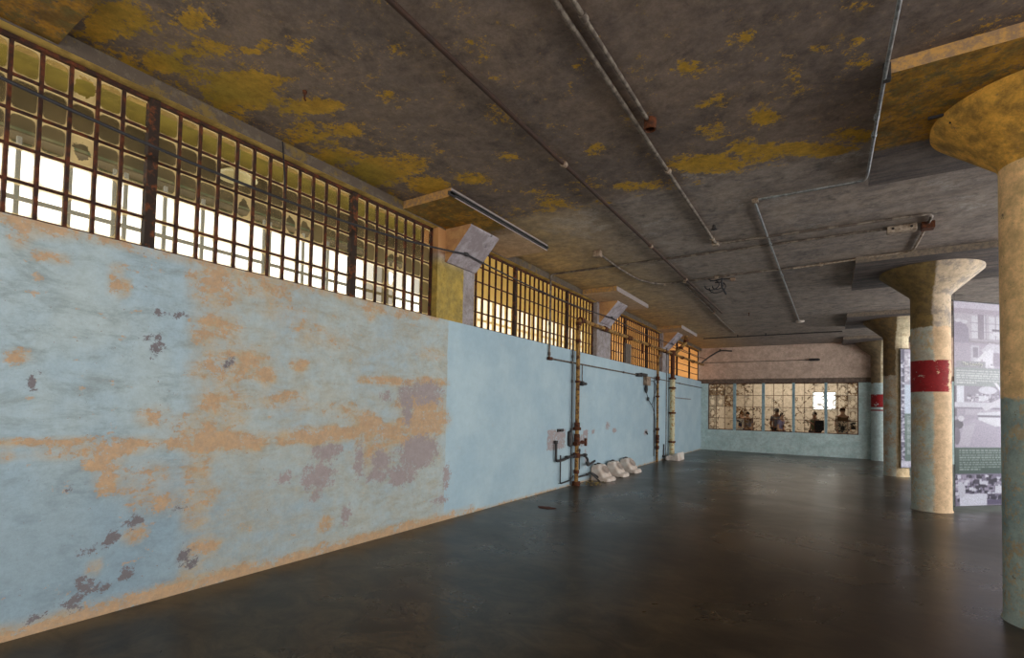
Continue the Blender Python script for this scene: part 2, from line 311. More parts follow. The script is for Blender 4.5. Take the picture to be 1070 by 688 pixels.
M = {}
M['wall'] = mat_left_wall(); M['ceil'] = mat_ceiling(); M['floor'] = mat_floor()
M['rust'] = simple('rusty_iron', srgb(58,34,24), .8, 0, 26, col2=srgb(104,56,28), bump=.4)
M['bar'] = simple('rusty_window_bars', srgb(50,29,21), .75, 0, 14, col2=srgb(104,52,25), bump=.3, thr=(.42,.7))
M['post'] = simple('rusty_window_post', srgb(48,36,30), .8, 0, 14, col2=srgb(112,62,32), bump=.4, thr=(.5,.66))
M['rustpipe'] = simple('orange_rust_pipe', srgb(158,120,66), .8, 0, 12, col2=srgb(84,54,32), bump=.4, thr=(.45,.6))
M['darkpipe'] = simple('brown_ceiling_pipe', srgb(66,42,30), .7, 0, 9, col2=srgb(50,36,30), bump=.2)
M['blackpipe'] = simple('black_iron_pipe', srgb(34,34,38), .55, 0, 20, col2=srgb(58,52,50), bump=.2, spec=.5)
M['conduit'] = simple('painted_conduit', srgb(128,116,104), .65, 0, 9, col2=srgb(88,76,68), bump=.3, thr=(.42,.56))
M['conduit_pale'] = simple('pale_painted_conduit', srgb(176,160,144), .65, 0, 18, col2=srgb(120,100,82), bump=.2)
M['steel'] = simple('galvanised_conduit', srgb(160,164,168), .35, 0, 20, col2=srgb(120,122,122), bump=.05, metallic=.6)
M['box'] = simple('painted_junction_box', srgb(170,148,128), .65, 0, 14, col2=srgb(120,96,78))
M['cable'] = simple('dark_cable', srgb(52,50,54), .5, .3, 20)
M['cream'] = simple('flaking_cream_pipe', srgb(206,196,160), .7, 0, 11, col2=srgb(168,130,78), thr=(.5,.58), bump=.3)
M['mauve'] = simple('mauve_concrete', srgb(150,140,142), .8, 0, 3.5, col2=srgb(120,108,104))
def mat_beam():
    t = NT('beam_paint'); v = t.coord(); nz = t.noise(v, 4, 10, .75)
    n = t.sep(t.n('ShaderNodeNewGeometry').outputs['Normal'])[2]
    a = t.mix(t.step(nz, .53, .6), srgb(92,80,70), srgb(122,100,56))
    a = t.mix(t.step(t.noise(v, 9, 8, .75), .5, .62), a, srgb(108,96,82))
    b = t.mix(t.step(nz, .4, .6), srgb(214,182,104), srgb(168,140,80))
    return t.done(t.mix(t.step(n, -.4, -.8), a, b), .8, t.bump(nz, .3, .01), spec=.2)
M['beam'] = mat_beam()
M['soffit'] = simple('ochre_reveal', srgb(166,142,86), .8, 0, 4, col2=srgb(128,112,84))
M['ceramic'] = simple('dusty_white_ceramic', srgb(228,218,210), .35, 0, 6, col2=srgb(206,186,172), bump=.05, spec=.5)
M['drain'] = simple('dark_drain', srgb(40,30,26), .6)
M['blue'] = simple('blue_painted_steel', srgb(146,172,180), .6, 0, 10, col2=srgb(126,150,158))

# ------------------------------------------------------------------ wear painting
def fbm_grid_attr(me, cols):
    a = me.color_attributes.new('wear', 'FLOAT_COLOR', 'POINT')
    a.data.foreach_set('color', cols.astype(np.float32).ravel())

def wall_wear(Y, Z):
    R = np.zeros_like(Y); G = np.zeros_like(Y)
    for y, z, a, b, s in WALL_TAN:
        d = ((Y-y)/(a*1.1+.015))**2+((Z-z)/(b*1.1+.015))**2
        R = np.maximum(R, s*np.clip(1.05-d/1.9, 0, 1))
    for y, z, a, b, s in WALL_GREY:
        d = ((Y-y)/(a+.012))**2+((Z-z)/(b+.012))**2
        G = np.maximum(G, s*np.clip(1.05-d/1.9, 0, 1))
    foot = np.clip(1.2-Z/np.where(Y < 6, .13, .05), 0, 1)*np.where(Y < 5.5, 1.05, .75)
    R = np.maximum(R, foot)
    R = np.maximum(R, np.where((Z > 2.7) & (Y < 5.1), .62*(Z-2.66)/.14, 0))
    # pinkish bare plaster square by the pipes
    sq = ((np.abs(Y-8.55) < .37) & (np.abs(Z-.98) < .2)); G = np.maximum(G, sq*.85)
    sq = ((np.abs(Y-9.75) < .3) & (np.abs(Z-.9) < .14)); G = np.maximum(G, sq*.75)
    B = np.where(Y < 5.3, 1.0, .12)
    return np.stack([R, G, B, np.ones_like(R)], -1)

def ceil_wear(X, Y):
    R = np.zeros_like(X); G = np.zeros_like(X)
    for L_, T in ((CEIL_YELLOW, 0), (CEIL_PALE, 1)):
        for x, y, ax, ay, bx, by, s in L_:
            det = ax*by-bx*ay
            if abs(det) < 1e-5: continue
            u = ((X-x)*by-(Y-y)*bx)/det; w = ((Y-y)*ax-(X-x)*ay)/det
            q = s*np.clip(1.08-(u*u+w*w)/1.9, 0, 1)
            if T == 0: R = np.maximum(R, q)
            else: G = np.maximum(G, q)
    B = np.where(Y < 5.75, .17, -.6)
    B = B+np.where(Y < 5.9, .44*np.clip(1-X/1.4, 0, 1), 0)
    B = B+np.where((Y > 5.1) & (Y < 5.72), .2, 0)
    B = B+np.where((X > 4.9) & (Y < 5.5), .1, 0)
    R = np.where(Y > 6.0, 0, R)
    return np.stack([R, G, B, np.ones_like(R)], -1)

def grid(bm, u0, u1, v0, v1, du, f):
    nu = max(1, int(round((u1-u0)/du))); nv = max(1, int(round((v1-v0)/du)))
    vs = [[bm.verts.new(f(u0+(u1-u0)*i/nu, v0+(v1-v0)*j/nv)) for j in range(nv+1)] for i in range(nu+1)]
    for i in range(nu):
        for j in range(nv):
            bm.faces.new((vs[i][j], vs[i+1][j], vs[i+1][j+1], vs[i][j+1]))

def struct(name, bm, mat, parent=None, **kw):
    o = mesh_obj(name, bm, mat, parent, **kw)
    if parent is None: o['kind'] = 'structure'
    return o

def coords(me):
    a = np.empty(len(me.vertices)*3, np.float32); me.vertices.foreach_get('co', a); return a.reshape(-1, 3)

# ------------------------------------------------------------------ setting
bm = bmesh.new()
grid(bm, YB, L, 0, 2.8, .05, lambda y, z: (0, y, z))
box(bm, -.3, -.001, YB, L, 0, 2.8)
box(bm, -.3, 0, YB, L, -.15, 0)
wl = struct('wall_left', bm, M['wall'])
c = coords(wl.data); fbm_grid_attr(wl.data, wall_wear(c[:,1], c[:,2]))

bm = bmesh.new()
box(bm, -.3, 0, YB, L, 4.05, HC+.2)
struct('trim_1', bm, M['beam'])

bm = bmesh.new()
box(bm, -.3, XR+.3, YB-.3, L, -.15, 0)
struct('floor', bm, M['floor'])

bm = bmesh.new()
grid(bm, 0, XR, YB, L, .07, lambda x, y: (x, y, HC))
for f in bm.faces: f.normal_flip()
box(bm, 0, XR+.3, YB-.3, L+.3, HC+.002, HC+.25)
cl = struct('ceiling', bm, M['ceil'])
c = coords(cl.data); fbm_grid_attr(cl.data, ceil_wear(c[:,0], c[:,1]))

# far wall with a wide low window
WX0, WX1, WZ0, WZ1 = .285, 5.383, .84, 2.71
def mat_far_wall():
    t = NT('two_tone_far_wall'); v = t.coord(); s = t.sep(v)
    mid = t.noise(v, 4, 10, .7); fine = t.noise(v, 24, 8, .75)
    blue = t.mix(t.step(mid, .38, .65), srgb(196,214,214), srgb(176,198,198))
    blue = t.mix(t.step(fine, .58, .7), blue, srgb(170,164,150))
    pink = t.mix(t.step(mid, .35, .65), srgb(208,182,166), srgb(184,160,144))
    pink = t.mix(t.step(fine, .6, .75), pink, srgb(196,174,158))
    band = t.mix(mid, srgb(122,102,86), srgb(96,84,74))
    z = t.math('ADD', s[2], t.mad(fine, .08, -.04, False))
    c_ = t.mix(t.step(z, 2.70, 2.72), blue, band)
    c_ = grain(t, t.mix(t.step(z, 2.87, 2.90), c_, pink), 9, 1.0)
    return t.done(c_, .8, t.bump(fine, .4, .015), spec=.2)
M['farwall'] = mat_far_wall()
bm = bmesh.new()
box(bm, -.3, WX0, L, L+.2, 0, HC); box(bm, WX1, XR+.3, L, L+.2, 0, HC)
box(bm, WX0, WX1, L, L+.2, 0, WZ0); box(bm, WX0, WX1, L, L+.2, WZ1, HC)
struct('wall_far', bm, M['farwall'])
bm = bmesh.new(); box(bm, WX0-.25, WX1+.25, L-.05, L, 2.71, 2.87, .01)
struct('trim_2', bm, simple('rough_lintel', srgb(120,102,90), .85, 0, 9, col2=srgb(92,80,72), bump=.5))

M['sidewall'] = simple('pale_side_wall', srgb(176,176,170), .8, 0, 3, col2=srgb(150,152,148))
# side opposite the windows: low wall, beam, piers and big steel windows
PIERS = [-3.2, -.05, 5.4, 10.75, 16.1, 21.0]
bm = bmesh.new()
box(bm, XR, XR+.3, YB, L, 0, 1.0); box(bm, XR, XR+.3, YB, L, 3.95, HC)
for p in PIERS: box(bm, XR, XR+.3, max(YB, p-.35), min(L, p+.35), 1.0, 3.95)
struct('wall_right', bm, M['sidewall'])
bm = bmesh.new()
box(bm, -.3, .8, YB-.3, YB, 0, HC); box(bm, XR-.8, XR+.3, YB-.3, YB, 0, HC)
box(bm, .8, XR-.8, YB-.3, YB, 0, .9); box(bm, .8, XR-.8, YB-.3, YB, 3.8, HC)
struct('wall_back', bm, M['sidewall'])

# ------------------------------------------------------------------ left windows
ZH = 4.03; RP = .24
def left_window(n, y0, y1, posts, dy, glass, bars=True, extra=None, broken=(), frosted=()):
    root = empty('window_%d' % n, (-.13, y0, 2.8)); root['kind'] = 'structure'
    X0, Y0, Z0 = -.13, y0, 2.8
    bm = bmesh.new()
    lx = lambda a: a-X0
    box(bm, -.02, .03, 0, y1-y0, 4.02-Z0, 4.05-Z0); box(bm, -.02, .03, 0, y1-y0, 0, .035)
    box(bm, -.02, .03, 0, .03, 0, 4.05-Z0); box(bm, -.02, .03, y1-y0-.03, y1-y0, 0, 4.05-Z0)
    mesh_obj('window_frame', bm, M['bar'], root)
    zs = [ZH-Z0-RP*k for k in range(1, 5)]
    edges = [y0+.015]
    for a, b in zip([y0]+[p for p in posts], [p for p in posts]+[y1]):
        a2 = a+(.04 if a != y0 else .02); b2 = b-(.04 if b != y1 else .02)
        k = max(1, round((b2-a2)/dy)); edges += [a2+(b2-a2)*i/k for i in range(1, k)]+[b]
    edges = sorted(set(edges)); edges[-1] = y1-.015
    bm = bmesh.new()
    for z in zs: box(bm, -.016, .014, .01, y1-y0-.01, z-.009, z+.009)
    if bars:
        for e in edges[1:-1]:
            if min(abs(e-p) for p in posts) < .02: continue
            box(bm, -.02, .022, e-y0-.0105, e-y0+.0105, .02, ZH-Z0)
    mesh_obj('glazing_bars', bm, M['bar'], root)
    for p in posts:
        bm = bmesh.new(); w = .037
        box(bm, -.03, .05, p-y0-w, p-y0+w, .005, 4.045-Z0, .006)
        mesh_obj('post', bm, M['post'], root)
    # panes
    me = bpy.data.meshes.new('panes'); vs = []; fs = []; uvs = []; cols = []
    zz = [.03]+zs[::-1]+[ZH-Z0]
    rnd = random.Random(n*11)
    for i in range(len(edges)-1):
        for j in range(5):
            a, b = edges[i]-y0, edges[i+1]-y0; row = 4-j; k = len(vs)
            vs += [(-.004, a, zz[j]), (-.004, b, zz[j]), (-.004, b, zz[j+1]), (-.004, a, zz[j+1])]
            fs.append((k, k+1, k+2, k+3)); uvs += [(0,0),(1,0),(1,1),(0,1)]
            ex = .08*rnd.random(); br = 0
            if (i, row) in frosted or (extra and extra(i, row)): ex = .6+.2*rnd.random()
            if (i, row) in broken: br = 1; ex = max(ex, .45)
            cols += [(ex, br, rnd.random(), 1)]*4
    me.from_pydata(vs, [], fs); me.uv_layers.new(name='UVMap')
    for i, uv in enumerate(uvs): me.uv_layers[0].data[i].uv = uv
    ca = me.color_attributes.new('pane', 'FLOAT_COLOR', 'POINT')
    for i, cc in enumerate(cols): ca.data[i].color = cc
    me.materials.append(glass)
    o = bpy.data.objects.new('panes', me); C.objects.link(o); o.parent = root
    return root

G1 = mat_glass('dusty_glass', .12, .8, srgb(112,98,68), srgb(214,190,138), ns=5, nfs=14)
G2 = mat_glass('yellowed_glass', .66, .8, srgb(232,190,106), srgb(214,178,106), amber=.3, ns=2.5, nfs=3)
G3 = mat_glass('amber_glass', .95, .97, srgb(226,170,104), srgb(200,150,96), amber=.8, ns=3, nfs=3)
G4 = mat_glass('amber_glass_end', 1.1, .97, srgb(224,160,96), srgb(196,146,96), amber=.9, ns=3, nfs=3)
left_window(1, .40, 5.02, (1.71, 3.70), .1645, G1, broken=((5,0),(5,2),(12,2),(15,2),(16,2),(23,2),(23,3),(24,2)),
            frosted=((17,2),(16,2),(21,2),(21,3),(21,4),(22,2),(22,3),(22,4),(23,3),(23,4),(24,3),(25,2),(26,2),(27,2),(27,3),(27,4),(26,3),(27,1)))
left_window(2, 5.84, 10.44, (7.13, 9.12), .1645, G2)
left_window(3, 11.26, 15.63, (12.5, 14.3), .16, G3, extra=lambda i, r: i > 7)
left_window(4, 16.39, L-.08, (17.75, 19.55), .165, G4, bars=False)
left_window(5, YB+.02, -.46, (-1.9,), .165, G1)
# board blocking the lower panes of the third window
bm = bmesh.new(); box(bm, -.10, -.085, 12.45, 12.98, 2.8, 3.36, .004)
tag(mesh_obj('blocking_board', bm, simple('grey_board', srgb(112,100,90), .8)), 'small grey board standing against lower panes of third wall window', 'board')

# ------------------------------------------------------------------ pilasters
M['pier1'] = None
def mat_pier():
    t = NT('pier_paint_yellow'); v = t.n('ShaderNodeNewGeometry').outputs['Position']; s = t.sep(v)
    mid = t.noise(v, 5, 9, .7)
    g = t.mix(t.step(mid, .4, .65), srgb(158,150,152), srgb(136,124,120))
    y = t.mix(t.step(mid, .4, .6), srgb(178,150,76), srgb(150,130,74))
    e = t.math('ADD', s[1], t.mad(mid, .04, -.02, False))
    m = t.math('MULTIPLY', t.step(e, 5.585, 5.575), t.step(s[2], 3.75, 3.5))
    c_ = grain(t, t.mix(m, g, y), 8, 1.0, v, .72, 1.2)
    c_ = t.mix(t.math('MULTIPLY', t.step(s[2], 3.62, 3.8), t.step(s[1], 5.2, 5.165)), c_, srgb(190,140,92))
    return t.done(c_, .8, t.bump(mid, .3, .01), spec=.2)
PM = mat_pier()
def mat_haunch():
    t = NT('haunch_paint'); v = t.n('ShaderNodeNewGeometry').outputs['Position']; n = t.n('ShaderNodeNewGeometry').outputs['Normal']
    mid = t.noise(v, 6, 10, .7); ny = t.sep(n)[1]
    a = t.mix(t.step(mid, .38, .6), srgb(170,160,164), srgb(140,128,130))
    a = t.mix(t.step(t.noise(v, 3.5, 8, .75), .6, .64), a, srgb(104,98,104))
    b = t.mix(t.step(mid, .4, .6), srgb(198,154,104), srgb(176,130,90))
    return t.done(t.mix(t.step(ny, -.5, -.9), a, b), .8, t.bump(mid, .3, .01), spec=.2)
HM = mat_haunch()
def drop_panel(parent, x0, x1, y0, y1, ox, oy, z0=4.066, extra=0, name='drop_panel'):
    bm = bmesh.new()
    grid(bm, x0, x1, y0, y1, .06, lambda x, y: (x-ox, y-oy, z0))
    for f in bm.faces: f.normal_flip()
    z1 = HC-.001
    for q in (((x0,y0),(x1,y0)), ((x1,y0),(x1,y1)), ((x1,y1),(x0,y1)), ((x0,y1),(x0,y0))):
        (a, b), (c_, d) = q
        n = 12
        for i in range(n):
            p0 = (a+(c_-a)*i/n, b+(d-b)*i/n); p1 = (a+(c_-a)*(i+1)/n, b+(d-b)*(i+1)/n)
            bm.faces.new([bm.verts.new(w) for w in ((p0[0]-ox,p0[1]-oy,z0),(p1[0]-ox,p1[1]-oy,z0),(p1[0]-ox,p1[1]-oy,z1),(p0[0]-ox,p0[1]-oy,z1))])
    bmesh.ops.remove_doubles(bm, verts=bm.verts[:], dist=.0005)
    bmesh.ops.recalc_face_normals(bm, faces=bm.faces[:])
    o = mesh_obj(name, bm, M['drop'], parent)
    c_ = coords(o.data); w = ceil_wear(c_[:,0]+ox, c_[:,1]+oy)
    w[:,0] = 0; w[:,2] = np.where(c_[:,1]+oy < 5.55, .60+extra, w[:,2]*.3+extra)
    edge = c_[:,2] > z0+.02
    w[:,2] = np.where(edge, .3, w[:,2])
    fbm_grid_attr(o.data, w)
    return o

def mat_drop():
    t = NT('drop_panel_paint'); v = t.n('ShaderNodeNewGeometry').outputs['Position']; s = t.sep(v)
    n = t.n('ShaderNodeNewGeometry').outputs['Normal']; nz = t.sep(n)[2]; ny = t.sep(n)[1]
    _, at = t.attr('wear')
    mid = t.noise(v, 5, 10, .72); fine = t.noise(v, 22, 9, .7)
    vb = t.n('ShaderNodeMapping', {'Vector': v, 'Scale': (.4, 5, 1)}).outputs[0]
    board = t.noise(vb, 1.6, 9, .7)
    g = t.mix(t.step(board, .4, .62), srgb(86,80,80), srgb(120,108,102))
    pale = t.math('MULTIPLY', t.step(s[0], 2, .9), t.step(s[1], 5.4, 5.9))
    g = t.mix(pale, g, t.mix(mid, srgb(210,178,144), srgb(176,152,130)))
    m = patch(t, at[2], t.mix(.5, mid, board), 3, .1, 2.5)
    y = t.mix(t.step(mid, .42, .58), srgb(178,130,42), srgb(120,92,44))
    y = t.mix(t.step(t.noise(v, 9, 10, .78), .48, .6), y, srgb(116,100,56))
    c_ = grain(t, t.mix(m, g, y), 8, 1.0, v, .72, 1.2)
    edge = t.mix(t.step(fine, .4, .6), srgb(196,150,86), srgb(150,122,96))
    edge = t.mix(t.step(ny, -.5, -.8), srgb(152,140,136), edge)
    edge2 = t.mix(t.step(fine, .4, .6), srgb(132,116,100), srgb(104,94,86))
    edge = t.mix(t.math('MULTIPLY', t.step(s[0], 3, 4), t.step(s[1], 8, 9)), edge, edge2)
    c_ = t.mix(t.step(nz, -.5, -.2), c_, edge)
    return t.done(c_, .78, t.bump(fine, .35, .01), spec=.2)
M['drop'] = mat_drop()

def pilaster(y0, y1, hy0, hy1, dy0, dy1, label, haunch=True, dx=.78):
    ym = (y0+y1)/2
    r = empty('concrete_pilaster', (0, ym, 2.8)); tag(r, label, 'pilaster', 'pilasters between the left windows')
    bm = bmesh.new(); box(bm, -.3, .0, y0-ym, y1-ym, 0, 1.25)
    mesh_obj('pier', bm, PM, r)
    if haunch:
        bm = bmesh.new(); prism(bm, [(0, 4.066-2.8), (0, 3.60-2.8), (.03, 3.60-2.8), (.44, 4.04-2.8), (.44, 4.066-2.8)], 1, hy0-ym, hy1-ym)
        mesh_obj('haunch', bm, HM, r)
    o = drop_panel(r, .0, dx, dy0, dy1, 0, ym, z0=4.066)
    o.location = (0, 0, -2.8)
    return r
pilaster(-.44, .40, -.4, .36, -1.25, 1.09, 'concrete pilaster nearest the camera, with ochre flaking drop panel at upper left corner')
p1 = pilaster(5.02, 5.84, 5.17, 5.83, 4.36, 6.69, 'broad concrete pilaster with yellow stained face and slanted bracket, right of nearest window')
pilaster(10.44, 11.26, 10.55, 11.2, 9.64, 11.72, 'grey concrete pilaster with slanted bracket between second and third windows')
pilaster(15.63, 16.39, 15.7, 16.36, 15.0, 17.0, 'grey concrete pilaster with slanted bracket and rusty pipes, last before the far wall', dx=.75)
# dark steel channel on the outer edge of the nearest full drop panel
bm = bmesh.new(); box(bm, .785, .80, 4.33, 6.66, 4.08, 4.10); box(bm, .785, .825, 4.33, 6.66, 4.098, 4.112); box(bm, .785, .80, 4.30, 4.42, 4.06, 4.10)
tag(mesh_obj('edge_channel', bm, M['blackpipe']), 'long thin black steel channel along edge of first bracketed ceiling panel', 'channel')

# ------------------------------------------------------------------ outside the left windows
M['olive'] = simple('olive_soffit', srgb(170,158,76), .8, 0, 3, col2=srgb(142,132,66))
M['olivebeam'] = simple('dull_canopy_beam', srgb(116,104,80), .8, 0, 3, col2=srgb(90,82,64))
M['green'] = simple('green_gutter', srgb(96,108,84), .6, 0, 5, col2=srgb(140,140,110))
M['rail'] = simple('grey_steel_rail', srgb(160,162,158), .6, 0, 5)
cn = empty('walkway_canopy', (-1.2, 15, 0)); tag(cn, 'olive walkway canopy with brown beam outside the left windows', 'canopy')
bm = bmesh.new(); box(bm, -1.1, .9, -20, 20, 4.67, 4.8); mesh_obj('soffit', bm, M['olive'], cn)
bm = bmesh.new(); box(bm, -1.05, -.8, -20, 20, 4.13, 4.67); mesh_obj('beam', bm, M['olivebeam'], cn)
bm = bmesh.new(); box(bm, -1.09, -1.04, -20, 20, 4.10, 4.16); box(bm, -.80, -.785, -20, 20, 4.14, 4.165); mesh_obj('gutter', bm, M['green'], cn)
ys = [1.34, 1.72, 2.09, 2.19, 2.57, 2.98, 3.76, 3.84]
y = 4.35; k = 0
while y < 33:
    ys.append(round(y, 2)); y += (.42, .5, .62, .1)[k % 4]; k += 1
post_p = None
for i, y in enumerate(ys):
    bm = bmesh.new() if post_p is None else None
    if post_p is None:
        box(bm, -.015, .015, -.018, .018, 0, 4.145); box(bm, -.06, .06, -.06, .06, 0, .02)
        o = post_p = mesh_obj('canopy_post', bm, M['rail'])
    else:
        o = post_p.copy(); C.objects.link(o)
    o.location = (-2.05, y, -.04)
    tag(o, 'thin grey steel canopy post standing outside beyond the left window bars', 'post', 'canopy posts outside the left windows')
bm = bmesh.new(); box(bm, -1.99, -1.96, -2, 33, 3.47, 3.51)
tag(mesh_obj('horizontal_rail', bm, M['rail']), 'long grey horizontal rail outside, crossing lowest panes of the left windows', 'rail')
lm = empty('pendant_lamp', (-1.2, 2.94, 4.19)); tag(lm, 'cream enamel pendant lamp shade hanging outside, seen through left window', 'lamp')
bm = bmesh.new(); lathe(bm, [(.0,.075),(.06,.07),(.13,.03),(.205,-.02),(.21,-.03),(.19,-.028),(.12,.015),(.0,.05)], 32, cap=False)
mesh_obj('lamp_shade', bm, simple('cream_enamel', srgb(214,206,160), .4, .1), lm, smooth=True)
tube_obj('stem', [(0,0,.06),(0,0,.5)], .022, M['green'], lm)
bm = bmesh.new(); box(bm, -.06,.06,-.06,.06,.42,.485,.01); mesh_obj('mount', bm, M['green'], lm)
bm = bmesh.new(); box(bm, -14, -.3, -10, 45, -.2, -.04)
struct('ground', bm, simple('pale_yard_concrete', srgb(190,184,170), .9))

# ------------------------------------------------------------------ columns
olive = (srgb(140,110,40), srgb(108,88,40)); tan_ = (srgb(196,152,92), srgb(178,142,98))
greenish = (srgb(158,172,166), srgb(138,158,158), srgb(182,158,120))
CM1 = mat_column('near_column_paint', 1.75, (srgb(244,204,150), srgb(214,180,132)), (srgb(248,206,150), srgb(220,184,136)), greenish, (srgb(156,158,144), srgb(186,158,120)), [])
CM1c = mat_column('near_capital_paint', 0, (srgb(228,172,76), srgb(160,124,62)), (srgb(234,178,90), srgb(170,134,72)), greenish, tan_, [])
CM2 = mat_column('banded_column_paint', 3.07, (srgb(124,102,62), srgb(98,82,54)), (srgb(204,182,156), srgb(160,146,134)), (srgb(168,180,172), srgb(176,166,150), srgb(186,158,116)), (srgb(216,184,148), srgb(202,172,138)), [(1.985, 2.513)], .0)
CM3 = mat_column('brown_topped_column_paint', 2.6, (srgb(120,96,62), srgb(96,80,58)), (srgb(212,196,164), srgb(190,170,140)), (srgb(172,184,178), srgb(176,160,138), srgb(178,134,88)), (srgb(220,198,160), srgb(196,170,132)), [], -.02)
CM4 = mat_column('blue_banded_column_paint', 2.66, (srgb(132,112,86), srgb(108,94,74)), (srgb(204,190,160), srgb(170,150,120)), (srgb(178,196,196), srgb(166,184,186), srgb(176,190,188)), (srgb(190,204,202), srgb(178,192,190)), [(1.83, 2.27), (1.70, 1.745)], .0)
def column(y, mat, capmat, label, dy0=None, dy1=None):
    r = empty('concrete_column', (6.0, y, 0)); tag(r, label, 'column', 'round concrete columns')
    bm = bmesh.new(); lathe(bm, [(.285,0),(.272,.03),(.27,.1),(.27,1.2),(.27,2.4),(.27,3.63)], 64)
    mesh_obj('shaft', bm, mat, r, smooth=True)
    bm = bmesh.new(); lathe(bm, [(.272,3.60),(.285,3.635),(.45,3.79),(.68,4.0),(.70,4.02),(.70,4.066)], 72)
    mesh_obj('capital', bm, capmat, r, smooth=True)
    drop_panel(r, 4.91, 7.09, dy0 or y-1.05, dy1 or y+1.05, 6.0, y, extra=0)
    return r
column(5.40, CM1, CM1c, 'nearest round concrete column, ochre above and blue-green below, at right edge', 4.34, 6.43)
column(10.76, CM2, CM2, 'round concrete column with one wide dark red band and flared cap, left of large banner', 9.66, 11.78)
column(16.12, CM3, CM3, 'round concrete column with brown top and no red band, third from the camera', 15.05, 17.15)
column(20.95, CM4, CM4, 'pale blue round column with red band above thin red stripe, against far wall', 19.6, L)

# ------------------------------------------------------------------ ceiling pipes and conduits
def clamp_ring(name, p, r, h, mat, parent, axis='Z', seg=16):
    bm = bmesh.new(); lathe(bm, [(r*.8, -h/2), (r, -h/2), (r, h/2), (r*.8, h/2)], seg, axis=axis)
    return mesh_obj(name, bm, mat, parent, smooth=True, loc=p)
def run(name, pts, r, mat, label, cat='pipe', bend=.08, fittings=(), fmat=None, group=None, axis='Y', fr=1.6, fl=.06):
    base = Vector(pts[0]); e = empty(name, base); tag(e, label, cat, group)
    tube_obj('tube', [Vector(p)-base for p in pts], r, mat, e, bend=bend, seg=12)
    for f in fittings:
        ax = f[3] if len(f) > 3 else axis
        clamp_ring('coupling', Vector(f[:3])-base, r*fr, fl, fmat or mat, e, ax)
    return e
def jbox(e, name, c_, sx, sy, sz, mat, bev=.008):
    bm = bmesh.new(); box(bm, -sx/2, sx/2, -sy/2, sy/2, -sz/2, sz/2, bev)
    return mesh_obj(name, bm, mat, e, loc=Vector(c_)-Vector(e.location))

zc = HC
run('ceiling_pipe', [(2.26,-3.1,4.125),(2.23,3,4.125),(2.17,13.4,4.125)], .021, M['darkpipe'], 'long straight dark brown pipe running the length of ceiling, nearest the left windows',
    fittings=[(2.222,4.45,4.125),(2.19,9.6,4.125),(2.20,7.4,4.125)], fmat=M['box'])
e = run('ceiling_conduit', [(3.13,-3.1,4.14),(3.11,2.6,4.14),(3.08,7.82,4.14),(5.66,7.9,4.14),(5.66,8.25,4.14)], .019, M['conduit'],
    'speckled grey conduit along the ceiling, turning right behind the round junction box', 'conduit', fittings=[(3.10,5.15,4.14),(3.08,7.55,4.14)], fmat=M['conduit_pale'], bend=.14)
jbox(e, 'corner_fitting', (3.08,7.80,4.135), .09, .09, .06, M['conduit_pale'])
bm = bmesh.new(); lathe(bm, [(.0,.045),(.02,.03),(.03,-.02),(.045,-.03),(.0,-.04)], 16); mesh_obj('lamp_socket', bm, M['blackpipe'], e, smooth=True, loc=Vector((3.22,6.95,4.09))-Vector(e.location))
e = run('ceiling_conduit', [(3.215,-3.1,4.14),(3.21,2.7,4.14),(3.208,4.12,4.14)], .016, M['conduit'],
    'short grey conduit beside a longer one, ending at round rusty junction box', 'conduit', fittings=[(3.21,2.82,4.14)])
bm = bmesh.new(); lathe(bm, [(.055,.04),(.055,-.05),(.045,-.055),(.042,-.02),(.0,-.02)], 24)
mesh_obj('round_box', bm, M['rust'], e, smooth=True, loc=Vector((3.215,4.19,4.125))-Vector(e.location))
e = run('ceiling_conduit', [(4.95,-3.1,4.14),(4.93,3.6,4.14),(4.90,4.2,4.04),(4.885,6.1,4.05),(4.875,6.40,4.13),(3.80,6.40,4.14),(3.785,6.45,4.14),(3.79,10,4.14),(3.815,15.6,4.14)], .014, M['steel'],
    'thin galvanised conduit that follows first column panel then zigzags across the ceiling', 'conduit', bend=.09,
    fittings=[(4.89,5.2,4.05),(4.89,4.9,4.05),(3.79,8.2,4.14),(3.80,10.2,4.14)], fl=.05)
jbox(e, 'panel_clip', (4.915,4.36,4.09), .05, .05, .13, M['blackpipe']); jbox(e, 'corner_fitting', (3.795,6.41,4.135), .07, .06, .05, M['conduit_pale'])
bm = bmesh.new(); lathe(bm, [(.11,.0),(.11,-.03),(.09,-.045),(.0,-.05)], 32)
mesh_obj('round_plate', bm, M['ceramic'], e, smooth=True, loc=Vector((3.82,15.72,4.166))-Vector(e.location))
e = run('wall_conduit', [(.03,8.15,2.53),(.03,8.15,4.13),(.10,8.17,4.145),(2.6,8.24,4.145),(5.3,8.3,4.145)], .017, M['conduit'],
    'conduit rising up in front of second window and crossing the ceiling to a pale box', 'conduit', fittings=[(.03,8.15,3.2,'Z'),(.03,8.15,2.62,'Z')], bend=.07)
jbox(e, 'junction_box', (5.38,8.3,4.115), .32, .12, .09, M['conduit_pale']); jbox(e, 'elbow_box', (.04,8.16,2.53), .06, .12, .06, M['rust'])
for q in (0, 1):
    bm = bmesh.new(); lathe(bm, [(.016,-.003),(.016,.003)], 12, axis='Y'); mesh_obj('knockout_hole', bm, M['drain'], e, loc=Vector((5.28+q*.2, 8.238, 4.12))-Vector(e.location))
e = run('ceiling_conduit', [(5.66,8.42,4.14),(5.64,9.60,4.14),(4.45,9.76,4.14),(4.0,9.8,4.14)], .017, M['conduit_pale'],
    'short pale conduit from rusty box bending left past second column panel', 'conduit', bend=.1, fittings=[(4.42,9.765,4.14,'X')], fr=2.2)
jbox(e, 'rusty_box', (5.66,8.34,4.12), .14, .15, .09, M['rust'])
